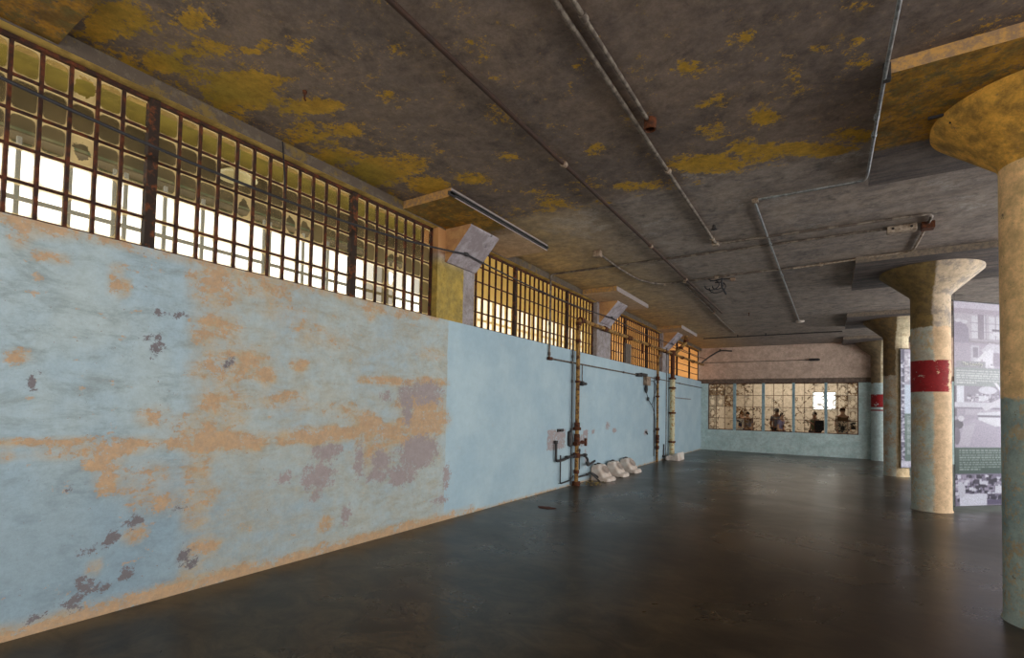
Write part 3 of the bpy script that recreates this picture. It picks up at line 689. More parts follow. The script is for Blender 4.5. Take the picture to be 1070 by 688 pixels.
e = run('ceiling_conduit', [(1.34,7.4,4.14),(1.32,8.4,4.14),(1.36,9.3,4.14),(1.62,9.85,4.14),(2.4,9.83,4.14),(3.2,9.75,4.14),(4.0,9.8,4.145)], .019, M['conduit'],
    'conduit curving from a small box near the windows across to hanging cable loops', 'conduit', bend=.2,
    fittings=[(1.70,9.85,4.14,'X'),(2.12,9.84,4.14,'X'),(2.72,9.8,4.14,'X')], fmat=M['conduit_pale'], fr=1.9)
jbox(e, 'ceiling_box', (1.35,7.33,4.11), .12, .11, .1, M['box']); 
bm = bmesh.new(); lathe(bm, [(.0,.03),(.03,.02),(.035,-.05),(.02,-.07),(.0,-.07)], 16, axis='X'); mesh_obj('spotlight', bm, M['box'], e, smooth=True, loc=Vector((3.02,9.86,4.08))-Vector(e.location))
bm = bmesh.new()
for q, (ra, cx_, cz_) in enumerate(((.13, 2.62, 4.02), (.10, 2.72, 4.01), (.15, 2.70, 3.99))):
    tube(bm, [(cx_+ra*math.cos(a*PI/8), 9.9+.05*q+.06*math.sin(a*PI/8), cz_+.8*ra*math.sin(a*PI/8)) for a in range(-8, 6)], .010, 6, 0)
tube(bm, [(2.8,9.9,4.14),(2.78,9.95,4.0),(2.86,10.0,3.84)], .018, 8); tube(bm, [(2.55,9.85,4.14),(2.62,9.9,4.1),(2.8,9.9,4.12),(3.0,9.9,4.1)], .012, 6)
tag(mesh_obj('cable_coil', bm, M['cable'], smooth=True), 'tangled loops of black cable hanging below the ceiling conduit', 'cable')
run('ceiling_conduit', [(2.06,9.95,4.14),(1.99,13.2,4.14),(1.935,14.6,4.14),(1.90,17.0,4.145)], .018, M['conduit'],
    'thin conduit beyond the brown ceiling pipe, running toward the far wall', 'conduit', fittings=[(1.985,13.3,4.14)], fr=2.4, fmat=M['box'])
run('ceiling_rod', [(.8,17.75,4.10),(4.85,17.8,4.10)], .018, M['blackpipe'], 'black rod crossing the ceiling just before the far wall', 'rod',
    fittings=[(1.9,17.76,4.12,'Z'),(2.75,17.77,4.12,'Z')], fl=.09, fr=1.0)
e = run('wall_conduit', [(.05,L-.03,3.56),(3.85,L-.03,3.56)], .012, M['conduit'], 'thin conduit high across the far wall ending in small black fitting', 'conduit')
bm = bmesh.new(); lathe(bm, [(.03,0),(.05,.06),(.05,.3),(.03,.36)], 16, axis='X'); mesh_obj('black_fitting', bm, M['blackpipe'], e, smooth=True, loc=Vector((3.85,L-.06,3.56))-Vector(e.location))
run('hanging_wire', [(2.74,3.0,4.16),(2.74,3.0,4.14)], .004, M['cable'], 'x') if False else None
tube_obj('hanging_rod', [(.02,2.735,4.15),(.16,2.70,3.56)], .007, M['cable']).name
tag(bpy.data.objects['hanging_rod'], 'thin vertical black rod hanging from beam in front of nearest window', 'rod')
for p, lab in (((.90,2.38), 'small rusty hook on yellow ceiling patch above the nearest window'), ((3.2,9.0), None), ((2.75,13.9), 'small dark hook under the grey ceiling beyond the cable loops')):
    if lab is None: continue
    bm = bmesh.new(); tube(bm, [(0,0,0),(0,0,-.07),(.008,.006,-.08)], .008, 8, .01); lathe(bm, [(.016,-.02),(.018,0)], 12)
    o = tag(mesh_obj('ceiling_hook', bm, M['rust'], smooth=True, loc=(p[0], p[1], HC)), lab, 'hook')
bm = bmesh.new(); box(bm, -.2,.2,-.01,.01,-.02,0); tube(bm, [(-.05,0,-.01),(-.06,0,-.09)], .008, 6); tube(bm, [(0,0,0),(0,-.04,-.07)], .006, 6)
tag(mesh_obj('ceiling_bracket', bm, M['cable'], loc=(5.45,5.15,4.066)), 'small black hook fixed under first column ceiling panel', 'bracket')

# cable slung along the left windows
pts = []
for (ya, za), (yb, zb), sag in (((-.3,3.72),(5.40,3.75),.22), ((5.40,3.75),(10.85,3.74),.08), ((10.85,3.74),(16.0,3.74),.05), ((16.0,3.74),(L-.05,3.72),.04)):
    for i in range(16):
        q = i/16; pts.append((.185, ya+(yb-ya)*q, za+(zb-za)*q-4*sag*q*(1-q)))
pts.append((.185, L-.05, 3.72))
e = empty('window_cable', pts[0]); tag(e, 'long dark cable slung from bracket to bracket in front of the left windows', 'cable')
tube_obj('cable', [Vector(p)-Vector(pts[0]) for p in pts], .013, M['cable'], e, seg=8, bend=0)
for y in (5.40, 10.85, 16.0):
    bm = bmesh.new(); lathe(bm, [(.0,-.05),(.022,-.04),(.03,0),(.022,.04),(.0,.05)], 14, axis='Y'); box(bm, -.035, .0, -.02, .02, -.012, .012)
    mesh_obj('insulator', bm, M['blackpipe'], e, smooth=True, loc=Vector((.185, y, 3.75))-Vector(pts[0]))

# ------------------------------------------------------------------ wall plumbing
A = empty('rusty_standpipe', (.09, 9.28, 0)); tag(A, 'rusty orange standpipe from floor, bending along the window tops toward far wall', 'pipe')
tube_obj('riser', [(0,0,0),(0,0,3.44),(.0,.25,3.46),(.02,11.7,3.47)], .042, M['rustpipe'], A, bend=.10, seg=16)
for z, r, h in ((.04,.085,.08),(.62,.075,.10),(.95,.06,.22),(1.17,.085,.06),(1.25,.06,.10),(2.15,.055,.05),(3.0,.058,.06),(3.36,.062,.07),(.28,.06,.07)):
    clamp_ring('coupling', (0,0,z), r, h, M['rust'], A)
for y in (.12, 1.4, 2.9, 3.1, 4.6, 6.3, 8.4, 10):
    clamp_ring('coupling', (.003,y,3.46), .062, .12, M['rust'], A, 'Y')
bm = bmesh.new(); lathe(bm, [(.05,-.08),(.05,.08)], 18, axis='Y', center=(0,0,.86)); tube(bm, [(.02,.03,.88),(.06,.30,.88)], .022); tube(bm, [(.06,.30,.80),(.06,.30,.96)], .03); tube(bm, [(.02,.2,.88),(.02,.24,.88)], .04)
mesh_obj('valve', bm, M['rust'], A, smooth=True)
tube_obj('hanging_bracket', [(.02,4.05,3.45),(.02,4.05,3.15)], .03, M['rust'], A)
N = run('narrow_riser', [(.035,9.13,.02),(.035,9.13,2.62),(.035,9.13,3.0)], .014, M['blackpipe'], 'thin black riser running close beside the orange standpipe', 'pipe',
    fittings=[(.035,9.13,1.15,'Z'),(.035,9.13,2.15,'Z'),(.035,9.13,2.66,'Z')])
bm = bmesh.new(); lathe(bm, [(.0,-.17),(.05,-.14),(.06,0),(.05,.14),(.0,.17)], 16); mesh_obj('strainer_body', bm, M['blackpipe'], N, smooth=True, loc=(.0,-.06,.95))
run('waste_pipe', [(.05,8.45,.95),(.05,8.45,.56),(.06,8.72,.56),(.06,9.05,.61),(.12,9.7,.60)], .026, M['blackpipe'], 'thick black waste pipe, L-shaped, ending below pinkish plaster patch', 'pipe',
    fittings=[(.06,8.9,.60,'Y'),(.08,9.2,.61,'Y'),(.12,9.6,.60,'Y'),(.05,8.45,.93,'Z')], fr=1.5)
run('loop_pipe', [(.04,8.66,.66),(.04,8.66,.10),(.05,9.10,.12),(.05,9.22,.2)], .014, M['blackpipe'], 'thin black pipe dropping to the floor in square loop left of standpipe', 'pipe', bend=.05)
run('bent_waste_pipe', [(.12,9.6,.60),(.12,9.78,.50),(.12,9.74,.36),(.14,10.1,.44)], .026, M['blackpipe'], 'hooked black trap pipe right of the orange standpipe', 'pipe', bend=.07, fittings=[(.12,9.76,.42,'Z')])
run('floor_pipe', [(.1,9.3,.16),(.1,9.8,.16),(.14,9.85,.22),(.26,10.1,-.0)], .018, M['blackpipe'], 'low black pipe near the floor bending down beside first urinal', 'pipe', bend=.05, fittings=[(.1,9.8,.17,'Y')])
run('floor_pipe', [(.1,9.95,.2),(.2,10.12,.1),(.24,10.2,.01)], .022, M['blackpipe'], 'short slanted black pipe stub just left of first urinal', 'pipe')
run('stub_pipe', [(.05,9.5,.30),(.05,9.5,.74)], .014, M['blackpipe'], 'short upright black stub right of the standpipe', 'pipe', fittings=[(.05,9.5,.7,'Z')])
bm = bmesh.new(); box(bm, 0,.03,-.12,.12,-.03,.03,.006); tube(bm, [(.02,-.05,0),(.06,-.05,0)], .018)
tag(mesh_obj('wall_bracket', bm, M['blackpipe'], loc=(0,8.68,1.15)), 'small black bracket on pinkish plaster square left of standpipe', 'bracket')
bm = bmesh.new(); box(bm, 0,.02,-.06,.06,-.02,.04,.005); tube(bm, [(.01,0,.03),(.05,0,-.06)], .02)
tag(mesh_obj('wall_bracket', bm, M['blackpipe'], loc=(0,14.05,.93)), 'small black bracket on blue wall between urinals and second riser', 'bracket')
# long conduit under the windows with its branches
D = run('wall_conduit', [(.03,8.2,2.535),(.03,14,2.55),(.03,L-.04,2.53)], .016, M['conduit'], 'long grey conduit running level along blue wall below the windows', 'conduit',
    fittings=[(.03,9.1,2.54),(.03,12.1,2.545),(.03,17.6,2.54)])
B_ = empty('pull_switch', (.03,9.62,2.13)); tag(B_, 'black fitting hanging on short conduit below the long wall conduit', 'fitting')
tube_obj('drop', [(0,0,.40),(0,0,.05)], .010, M['conduit'], B_)
bm = bmesh.new(); lathe(bm, [(.0,-.07),(.05,-.06),(.055,.02),(.03,.05),(.0,.05)], 16, axis='Y'); lathe(bm, [(.025,.04),(.035,.1),(.03,.2),(.0,.2)], 12, axis='Y'); mesh_obj('body', bm, M['blackpipe'], B_, smooth=True)
E_ = empty('switch_box', (.06,13.9,2.42)); tag(E_, 'rusty electrical box with black bar and curling wires on blue wall', 'electrical box')
bm = bmesh.new(); box(bm, -.05,.06,-.17,.17,-.13,.12,.01); Eb = mesh_obj('box', bm, M['box'], E_)
bm = bmesh.new(); box(bm, -.05,.05,-.85,-.55,.08,.17,.01); box(bm, -.04,.04,-.55,-.05,.12,.2,.01); mesh_obj('black_bar', bm, M['blackpipe'], E_)
bm = bmesh.new(); lathe(bm, [(.0,-.36),(.03,-.34),(.05,-.25),(.04,-.14),(.0,-.12)], 14, center=(0,-.05,0)); lathe(bm, [(.0,-.58),(.04,-.55),(.04,-.48),(.0,-.45)], 12, center=(0,.12,0)); mesh_obj('gland', bm, M['blackpipe'], Eb, smooth=True)
bm = bmesh.new(); tube(bm, [(0,-.05,-.3),(0,.1,-.5),(0,.5,-.72),(0,.62,-.5),(0,.95,-.12),(0,.6,.05),(0,.2,.0)], .010, 8, .15); tube(bm, [(0,.5,-.7),(0,.8,-1.0),(0,.88,-1.6),(0,.93,-2.36)], .010, 8, .3); mesh_obj('wires', bm, M['cable'], E_, smooth=True)
R2 = empty('riser_pipe', (.08,14.88,0)); tag(R2, 'thin rusty riser standing between white urinals and cream pipe', 'pipe')
tube_obj('riser', [(0,0,0),(0,0,3.20),(0,.2,3.28)], .036, M['rustpipe'], R2, bend=.08)
for z, h in ((.45,.1),(.62,.08),(.75,.16),(1.0,.08),(2.0,.05),(2.55,.12)): clamp_ring('coupling', (0,0,z), .062, h, M['rust'], R2)
run('narrow_riser', [(.03,14.72,.2),(.03,14.72,1.0),(.03,14.72,2.0),(.03,14.72,2.6)], .012, M['blackpipe'], 'thin dark line of pipe left of the second rusty riser', 'pipe', fittings=[(.03,14.72,.95,'Z'),(.03,14.72,1.45,'Z')])
R3 = empty('cream_riser', (.125,16.35,0)); tag(R3, 'cream flaking riser with four rusty bands below last pilaster', 'pipe')
tube_obj('riser', [(0,0,.02),(0,0,2.62)], .085, M['cream'], R3, seg=20)
tube_obj('upper_riser', [(0,0,2.6),(0,0,3.50)], .07, M['rust'], R3, seg=16)
for z in (.55,1.5,2.32,2.63): clamp_ring('band', (0,0,z), .115, .06, M['rust'], R3)
tube_obj('branch', [(0,0,3.45),(.12,.15,3.55),(.34,.35,3.85),(.36,.3,4.14)], .06, M['rustpipe'], R3, bend=.12, seg=14)
for p in ((.2,.22,3.66),(.34,.34,3.9)): clamp_ring('coupling', p, .08, .08, M['rust'], R3)
clamp_ring('tee', (0,0,3.48), .10, .16, M['rust'], R3)
run('narrow_riser', [(.03,16.0,.1),(.03,16.0,1.4),(.03,16.0,3.6)], .014, M['conduit'], 'thin grey riser just left of the cream flaking pipe', 'pipe')
run('stub_pipe', [(.04,15.72,.10),(.04,15.72,.50)], .022, M['blackpipe'], 'short upright black stub left of the cream pipe foot', 'pipe', fittings=[(.04,15.72,.12,'Z')], fr=2)
bm = bmesh.new(); box(bm, 0,.05,-1.25,1.25,-.015,.015,.004)
tag(mesh_obj('wall_ledge', bm, M['mauve'], loc=(0,17.95,2.02)), 'thin grey ledge strip on blue wall beyond the cream pipe', 'ledge')
run('corner_pipe', [(.10,20.6,3.50),(.35,20.9,3.78),(.75,21.05,4.05),(1.2,21.05,4.0)], .03, M['blackpipe'], 'dark pipe in far left corner rising toward the ceiling', 'pipe', bend=.15, fittings=[(.75,21.05,4.05,'X')])

# ------------------------------------------------------------------ urinals left on the floor
def make_urinal():
    r = empty('ceramic_urinal', (0,0,0))
    # cross-sections along the length: tall curved back, sloping open front with a projecting lip
    bm = bmesh.new(); rings = []
    prof = [(0.0,0.0),(0.0,.34),(.012,.40),(.045,.425),(.12,.43),(.19,.425),(.225,.40),(.36,.16),(.385,.115),(.44,.10),(.485,.085),(.50,.05),(.50,0.0)]
    n = 13
    for i in range(n):
        q = -1+2*i/(n-1); k = (1-abs(q)**7)
        sc = .86+.14*k; y = q*.205*(1 if abs(q) < 1 else 1)
        rings.append([bm.verts.new((.02*(1-k)+p[0]*sc, y, p[1]*(.86+.14*k))) for p in prof])
    for a, b in zip(rings, rings[1:]):
        m = len(prof)
        for j in range(m): bm.faces.new((a[j], a[(j+1)%m], b[(j+1)%m], b[j]))
    bm.faces.new(rings[0][::-1]); bm.faces.new(rings[-1])
    bmesh.ops.recalc_face_normals(bm, faces=bm.faces[:])
    o = mesh_obj('bowl', bm, M['ceramic'], r, smooth=True)
    bv = o.modifiers.new('b', 'BEVEL'); bv.width = .012; bv.segments = 3; bv.limit_method = 'ANGLE'; bv.angle_limit = .6
    # rim moulding along the near edge and around the lip
    bm = bmesh.new()
    tube(bm, [(.04,-.205,.04),(.04,-.205,.34),(.09,-.206,.37),(.17,-.206,.36),(.29,-.206,.14),(.36,-.206,.07),(.40,-.205,.04)], .010, 8, .04)
    tube(bm, [(.04,.205,.04),(.04,.205,.34),(.09,.206,.37),(.17,.206,.36),(.29,.206,.14),(.36,.206,.07),(.40,.205,.04)], .010, 8, .04)
    tube(bm, [(.385,-.195,.10),(.46,-.15,.105),(.475,0,.105),(.46,.15,.105),(.385,.195,.10)], .016, 8, .08)
    mesh_obj('rim', bm, M['ceramic'], o, smooth=True); bowl = o
    # open basin in the sloping front: dark inner oval with drain holes
    bm = bmesh.new(); lathe(bm, [(.0,.0),(.06,.004),(.11,.014)], 28, cap=False)
    o = mesh_obj('basin', bm, simple('shaded_ceramic', srgb(168,152,142), .4), bowl, smooth=True, loc=(.292,0,.292)); o.rotation_euler = (0, math.radians(60), 0); o.scale = (1, 1.25, 1)
    bm = bmesh.new(); lathe(bm, [(.0,.03),(.03,.028),(.04,.0)], 18, cap=False); box(bm, -.03, .01, -.16, .12, -.012, .012, .004)
    mesh_obj('pipe_spud', bm, M['drain'], r, smooth=True, loc=(.10,0,.432))
    return r
u0 = make_urinal()
def dup(root):
    r = root.copy(); C.objects.link(r)
    for ch in root.children:
        c_ = ch.copy(); C.objects.link(c_); c_.parent = r
        for g in ch.children:
            d = g.copy(); C.objects.link(d); d.parent = c_
    return r
for i, (x, y, rz, lab) in enumerate(((.03,10.34,-3,'dusty white ceramic urinal on the floor, nearest to the orange standpipe'),
        (.03,11.2,2,'white ceramic urinal on the floor, middle of the three by the wall'),
        (.03,12.1,-2,'white ceramic urinal on the floor, farthest of the three by the wall'))):
    o = u0 if i == 0 else dup(u0)
    o.location = (x, y, 0); o.rotation_euler = (0,0,math.radians(rz)); o.scale = (.92,1.0,.82); tag(o, lab, 'urinal', 'urinals on the floor')
lo = empty('ceramic_pedestal', (.27,16.05,0)); tag(lo, 'low broken white ceramic base at foot of the cream pipe', 'pedestal')
bm = bmesh.new(); prism(bm, [(-.16,0),(-.16,.12),(-.02,.17),(.10,.13),(.17,.24),(.22,.24),(.25,0)], 1, -.38, .38)
o = mesh_obj('body', bm, M['ceramic'], lo, smooth=True); bv = o.modifiers.new('b', 'BEVEL'); bv.width = .015; bv.segments = 2
bm = bmesh.new(); lathe(bm, [(.0,.0),(.06,.012)], 18, cap=False); mesh_obj('drain_hole', bm, M['drain'], lo, loc=(-.06,-.1,.165))
bm = bmesh.new()
for i in range(26):
    x, y, s = random.uniform(.05,.5), random.uniform(9.4,10.3), random.uniform(.008,.03)
    bmesh.ops.create_icosphere(bm, subdivisions=1, radius=s, matrix=Matrix.Translation((x,y,s*.4)) @ Matrix.Diagonal((1,1.4,.5,1)))
tag(mesh_obj('plaster_rubble', bm, M['soffit']), 'scattered plaster crumbs on floor under the orange standpipe', 'rubble', kind='stuff')
bm = bmesh.new(); bmesh.ops.create_icosphere(bm, subdivisions=3, radius=1, matrix=Matrix.Diagonal((.16,.09,.006,1)))
for v_ in bm.verts: v_.co.xy *= 1+.3*math.sin(5*math.atan2(v_.co.y, v_.co.x))*.5
tag(mesh_obj('rust_flake', bm, simple('rust_brown_flake', srgb(92,50,34), .8), loc=(.72,6.9,.004), smooth=True), 'flat reddish brown flake lying on dark floor in front of the wall', 'flake')

# ------------------------------------------------------------------ banners
def raster_mesh(name, w, z0, z1, nx, nz, paint, parent):
    """flat printed sheet in the local XZ plane with a painted colour grid"""
    me = bpy.data.meshes.new(name)
    xs = np.linspace(0, w, nx+1); zs = np.linspace(z0, z1, nz+1)
    V = [(x, 0, z) for z in zs for x in xs]
    F = [(j*(nx+1)+i, j*(nx+1)+i+1, (j+1)*(nx+1)+i+1, (j+1)*(nx+1)+i) for j in range(nz) for i in range(nx)]
    me.from_pydata(V, [], F)
    a = me.color_attributes.new('print', 'FLOAT_COLOR', 'CORNER')
    img = paint(nx, nz)*.86
    for _ in range(1):
        img = (img+np.roll(img,1,0)+np.roll(img,-1,0)+np.roll(img,1,1)*.6+np.roll(img,-1,1)*.6)/4.2
    g_ = img.mean(2, keepdims=True); img = g_+(img-g_)*.7
    img = np.clip(img*(1+.05*np.random.RandomState(2).randn(*img.shape[:2], 1)), 0, 1)                       # rows from the top
    lin = np.where(img <= .04045, img/12.92, ((img+.055)/1.055)**2.4)
    out = np.ones((nz*nx, 4, 4), np.float32)
    out[:, :, :3] = lin[::-1].reshape(-1, 1, 3)
    a.data.foreach_set('color', out.ravel())
    t = NT(name+'_print'); col, _ = t.attr('print')
    m = t.done(col, .5, spec=.3); me.materials.append(m)
    o = bpy.data.objects.new(name, me); C.objects.link(o); o.parent = parent
    return o
class Img:
    def __init__(s, nx, nz, W, Hh):
        s.nx, s.nz, s.W, s.H = nx, nz, W, Hh
        s.a = np.zeros((nz, nx, 3)); s.Y, s.X = np.mgrid[0:nz, 0:nx]; s.X = (s.X+.5)/nx*W; s.Y = (s.Y+.5)/nz*Hh
        s.rng = np.random.RandomState(3)
    def rect(s, x0, x1, y0, y1, c): s.a[(s.X >= x0) & (s.X < x1) & (s.Y >= y0) & (s.Y < y1)] = np.array(c)/255
    def ell(s, cx_, cy_, rx, ry, c): s.a[((s.X-cx_)/rx)**2+((s.Y-cy_)/ry)**2 < 1] = np.array(c)/255
    def poly(s, pts, c):
        m = np.zeros_like(s.X, bool); n = len(pts)
        for i in range(n):
            (x0, y0), (x1, y1) = pts[i], pts[(i+1)%n]
            if y0 == y1: continue
            cr = ((s.Y >= min(y0,y1)) & (s.Y < max(y0,y1)) & (s.X < x0+(s.Y-y0)*(x1-x0)/(y1-y0))); m ^= cr
        s.a[m] = np.array(c)/255
    def lines(s, x0, x1, y0, y1, n, c, c0=None):
        h = (y1-y0)/n
        for i in range(n):
            x = x0; ya = y0+i*h+h*.2; xe = x1-s.rng.rand()*(x1-x0)*.08
            if i == n-1: xe = x0+(x1-x0)*.4
            while x < xe:
                w = s.rng.uniform(1.2, 4.2); s.rect(x, min(x+w, xe), ya, ya+h*.5, c); x += w+.7
    def speck(s, x0, x1, y0, y1, cols, size, n):
        for _ in range(n):
            x = s.rng.uniform(x0, x1); y = s.rng.uniform(y0, y1); w, h = s.rng.uniform(.4, 1, 2)*size
            s.rect(max(x0,x-w), min(x1,x+w), max(y0,y-h), min(y1,y+h), cols[s.rng.randint(len(cols))])
def paint1(nx, nz):
    g = Img(nx, nz, 58, 212); P1, P2, P3, W_ = (150,134,158), (176,162,188), (120,104,130), (206,200,222)
    g.rect(0,58,0,90,P2); g.rect(0,58,0,7,(190,178,200)); g.rect(0,58,7,12,(168,152,172))
    g.rect(0,58,12,40,(178,166,184))
    for x in (17,24,34,41): g.rect(x,x+6,14,38,(196,188,206))
    for x in (23,30.5,40): g.rect(x,x+.7,12,40,(132,116,136))
    g.rect(23.5,29,12,42,(142,124,146)); g.rect(45,49,8,50,(200,190,210)); g.rect(49,58,14,52,(124,106,128))
    for y in (21,30): g.rect(15,46,y,y+.7,(140,124,146))
    g.poly([(0,20),(10,22),(14,28),(16,70),(0,70)], (146,130,156)); g.ell(4,20,3,2,(196,188,206)); g.ell(10,21,3,2,(196,188,206))
    g.rect(14,48,38,43,(150,134,152)); g.rect(16,46,39,40,(202,196,214)); g.rect(37,47,27,29,(110,94,114)); g.rect(38,46,30,34,(206,200,216))
    g.rect(0,58,43,64,(164,148,172)); g.poly([(26,50),(34,42),(50,44),(58,52),(58,56),(30,54)], (190,180,202))
    g.rect(16,24,45,62,(184,174,196)); g.rect(18,23,47,58,(140,124,148)); g.poly([(26,70),(28,56),(34,48),(38,50),(37,72),(28,72)], (212,206,224))
    g.poly([(18,62),(22,60),(30,50),(32,52),(24,64),(20,68)], (210,204,220)); g.rect(38,58,52,66,(148,130,156))
    g.rect(0,58,68,74,(166,152,176)); g.rect(2,30,62,70,(146,140,154)); g.speck(30,52,64,70,[(214,208,224),(150,134,160)],1.0,30)
    g.rect(0,54,69,88,(140,144,150)); g.lines(2,50,71,86,6,(196,196,202))
    # second photograph: laundry machines and a worker
    g.rect(0,58,88,152,(156,142,168)); g.rect(0,58,88,104,(138,124,150)); g.rect(2,9,88,108,(206,206,226)); g.rect(0,2,88,120,(96,80,104))
    g.ell(32,92,9,4,(198,192,214)); g.poly([(38,84),(41,84),(48,94),(46,95)], (214,208,224)); g.rect(20,33,98,104,(200,196,216)); g.speck(12,44,96,106,[(112,96,122),(208,202,222),(160,146,172)],1.3,60)
    g.rect(0,46,105,110,(190,184,206)); g.rect(0,46,110,112,(126,110,138)); g.rect(10,46,112,118,(170,158,182))
    g.poly([(22,116),(44,114),(44,128),(40,130),(23,131)], (200,196,216)); g.rect(22,44,118,120.5,(112,98,126)); g.rect(23,44,121,130,(208,204,222))
    g.poly([(44,104),(50,96),(58,96),(58,152),(44,152)], (182,172,198)); g.poly([(26,110),(44,100),(48,104),(30,114)], (196,188,208)); g.ell(51,93,4.5,5,(170,154,178)); g.rect(47,58,86,90,(206,200,220))
    g.poly([(2,128),(20,122),(44,132),(44,152),(2,152)], (166,152,180)); g.poly([(4,150),(8,130),(20,126),(14,150)], (178,166,190)); g.ell(3,128,5,5,(84,70,92)); g.ell(6,122,3,3,(196,188,208)); g.ell(2,140,3,9,(110,94,120))
    g.rect(47,49,108,152,(160,146,174)); g.speck(50,58,84,108,[(214,208,226),(150,134,160)],1.1,30)
    # text panel
    g.rect(0,58,152,179,(58,84,76)); g.lines(4,56,154,176,9,(132,148,148)); g.rect(0,3.5,152,179,(50,72,66))
    # third photograph: crowded floor of machines
    g.rect(0,58,179,212,(120,108,142)); g.speck(0,58,180,208,[(70,60,88),(200,198,222),(150,138,170),(54,46,70),(176,168,196)],2.4,260)
    g.rect(4,30,200,212,(206,206,230)); g.ell(6,196,3.5,8,(190,188,212)); g.rect(38,46,192,200,(206,204,226)); g.rect(50,58,190,196,(198,194,218)); g.rect(30,58,206,211,(92,80,120))
    return g.a
def paint2(nx, nz):
    g = Img(nx, nz, 40, 212)
    g.rect(0,40,0,60,(176,164,186)); g.speck(0,40,0,60,[(196,188,206),(150,136,160),(210,204,220)],2.5,120); g.rect(0,40,58,64,(150,140,164))
    g.rect(0,40,64,116,(176,190,216)); g.rect(0,40,116,200,(88,112,106)); g.lines(5.5,38,120,190,26,(160,174,176))
    g.rect(0,3.2,0,200,(96,86,116)); g.speck(0,3.2,20,205,[(196,192,214),(70,62,90),(150,140,170)],1.8,150); g.rect(0,40,200,212,(190,186,210)); g.speck(0,40,200,212,[(216,212,230),(150,140,170)],1.6,50)
    return g.a
def banner(loc, ang, w, z0, z1, nx, nz, paint, label):
    r = empty('hanging_banner', loc, ang); tag(r, label, 'banner', 'exhibition banners hung by the columns')
    raster_mesh('printed_face', w, z0, z1, nx, nz, paint, r)
    bm = bmesh.new(); box(bm, 0, w, .004, .010, z0, z1); mesh_obj('backing', bm, simple('banner_backing', srgb(40,36,44), .7), r)
    tube_obj('top_rod', [(-.03,.006,z1+.01),(w+.03,.006,z1+.01)], .012, M['blackpipe'], r)
    tube_obj('bottom_rod', [(-.02,.008,z0-.004),(w+.02,.008,z0-.004)], .009, M['blackpipe'], r)
    bm = bmesh.new()
    for q in (.02, w-.02): tube(bm, [(q,.006,z1),(q,.006,4.066 if True else 4)], .003, 6)
    mesh_obj('hanging_wires', bm, M['cable'], r)
    return r
ang = math.radians(44.5)
b1 = banner((6.335,10.93,0), ang, 1.32, .075, 3.55, 116, 400, paint1, 'large purple and green photo banner titled The Laundry, right of the banded column')
tc = bpy.data.curves.new('title', 'FONT'); tc.body = 'The Laundry'; tc.size = .088; tc.extrude = .0008
to = bpy.data.objects.new('title', tc); C.objects.link(to); to.location = (.10, -.004, 3.55-66.8/212*3.475); to.rotation_euler = (PI/2, 0, 0)
dg = bpy.context.evaluated_depsgraph_get(); me = bpy.data.meshes.new_from_object(to.evaluated_get(dg)); bpy.data.objects.remove(to)
me.materials.clear(); me.materials.append(simple('pale_lettering', srgb(208,206,200), .6, .05))
to = bpy.data.objects.new('title', me); C.objects.link(to); to.parent = b1; to.location = (.17, -.003, 3.55-66.5/212*3.475); to.rotation_euler = (PI/2, 0, 0)
banner((6.07,15.76,0), math.radians(40), 1.3, .25, 3.27, 60, 220, paint2, 'narrow visible banner with pale blue and green panels behind the banded column')

# ------------------------------------------------------------------ far window
w5 = empty('window_6', (0, L, 0)); w5['kind'] = 'structure'
bm = bmesh.new()
for a, b, c_, d in ((WX0,WX1,WZ0,WZ0+.03),(WX0,WX1,WZ1-.03,WZ1),(WX0,WX0+.03,WZ0,WZ1),(WX1-.03,WX1,WZ0,WZ1)): box(bm, a, b, .01, .06, c_, d)
mesh_obj('window_frame', bm, M['rust'], w5)
SEC = [(WX0,1.232),(1.339,2.272),(2.373,3.309),(3.401,4.351),(4.441,WX1)]
for (a, b), (c_, d) in zip(SEC, SEC[1:]):
    bm = bmesh.new(); box(bm, b, c_, -.03, .09, WZ0, WZ1, .006); mesh_obj('blue_post', bm, M['blue'], w5)
bm = bmesh.new(); vs = []; fs = []; uvs = []; cols = []
rnd = random.Random(5); zz = [WZ0+.02+(WZ1-WZ0-.04)*k/4 for k in range(5)]
for a, b in SEC:
    xs = [a+(b-a)*k/3 for k in range(4)]
    for x in xs[1:3]: box(bm, x-.009, x+.009, .02, .045, WZ0, WZ1)
    for z in zz[1:4]: box(bm, a, b, .02, .045, z-.009, z+.009)
    for i in range(3):
        for j in range(4):
            k = len(vs); vs += [(xs[i],.033,zz[j]),(xs[i+1],.033,zz[j]),(xs[i+1],.033,zz[j+1]),(xs[i],.033,zz[j+1])]
            fs.append((k,k+1,k+2,k+3)); uvs += [(0,0),(1,0),(1,1),(0,1)]; cols += [(rnd.random(), 1 if rnd.random() < .3 else 0, rnd.random(), 1)]*4
mesh_obj('glazing_bars', bm, M['rust'], w5)
me = bpy.data.meshes.new('panes'); me.from_pydata(vs, [], fs); me.uv_layers.new(name='UVMap')
for i, uv in enumerate(uvs): me.uv_layers[0].data[i].uv = uv
ca = me.color_attributes.new('pane', 'FLOAT_COLOR', 'POINT')
for i, cc in enumerate(cols): ca.data[i].color = cc
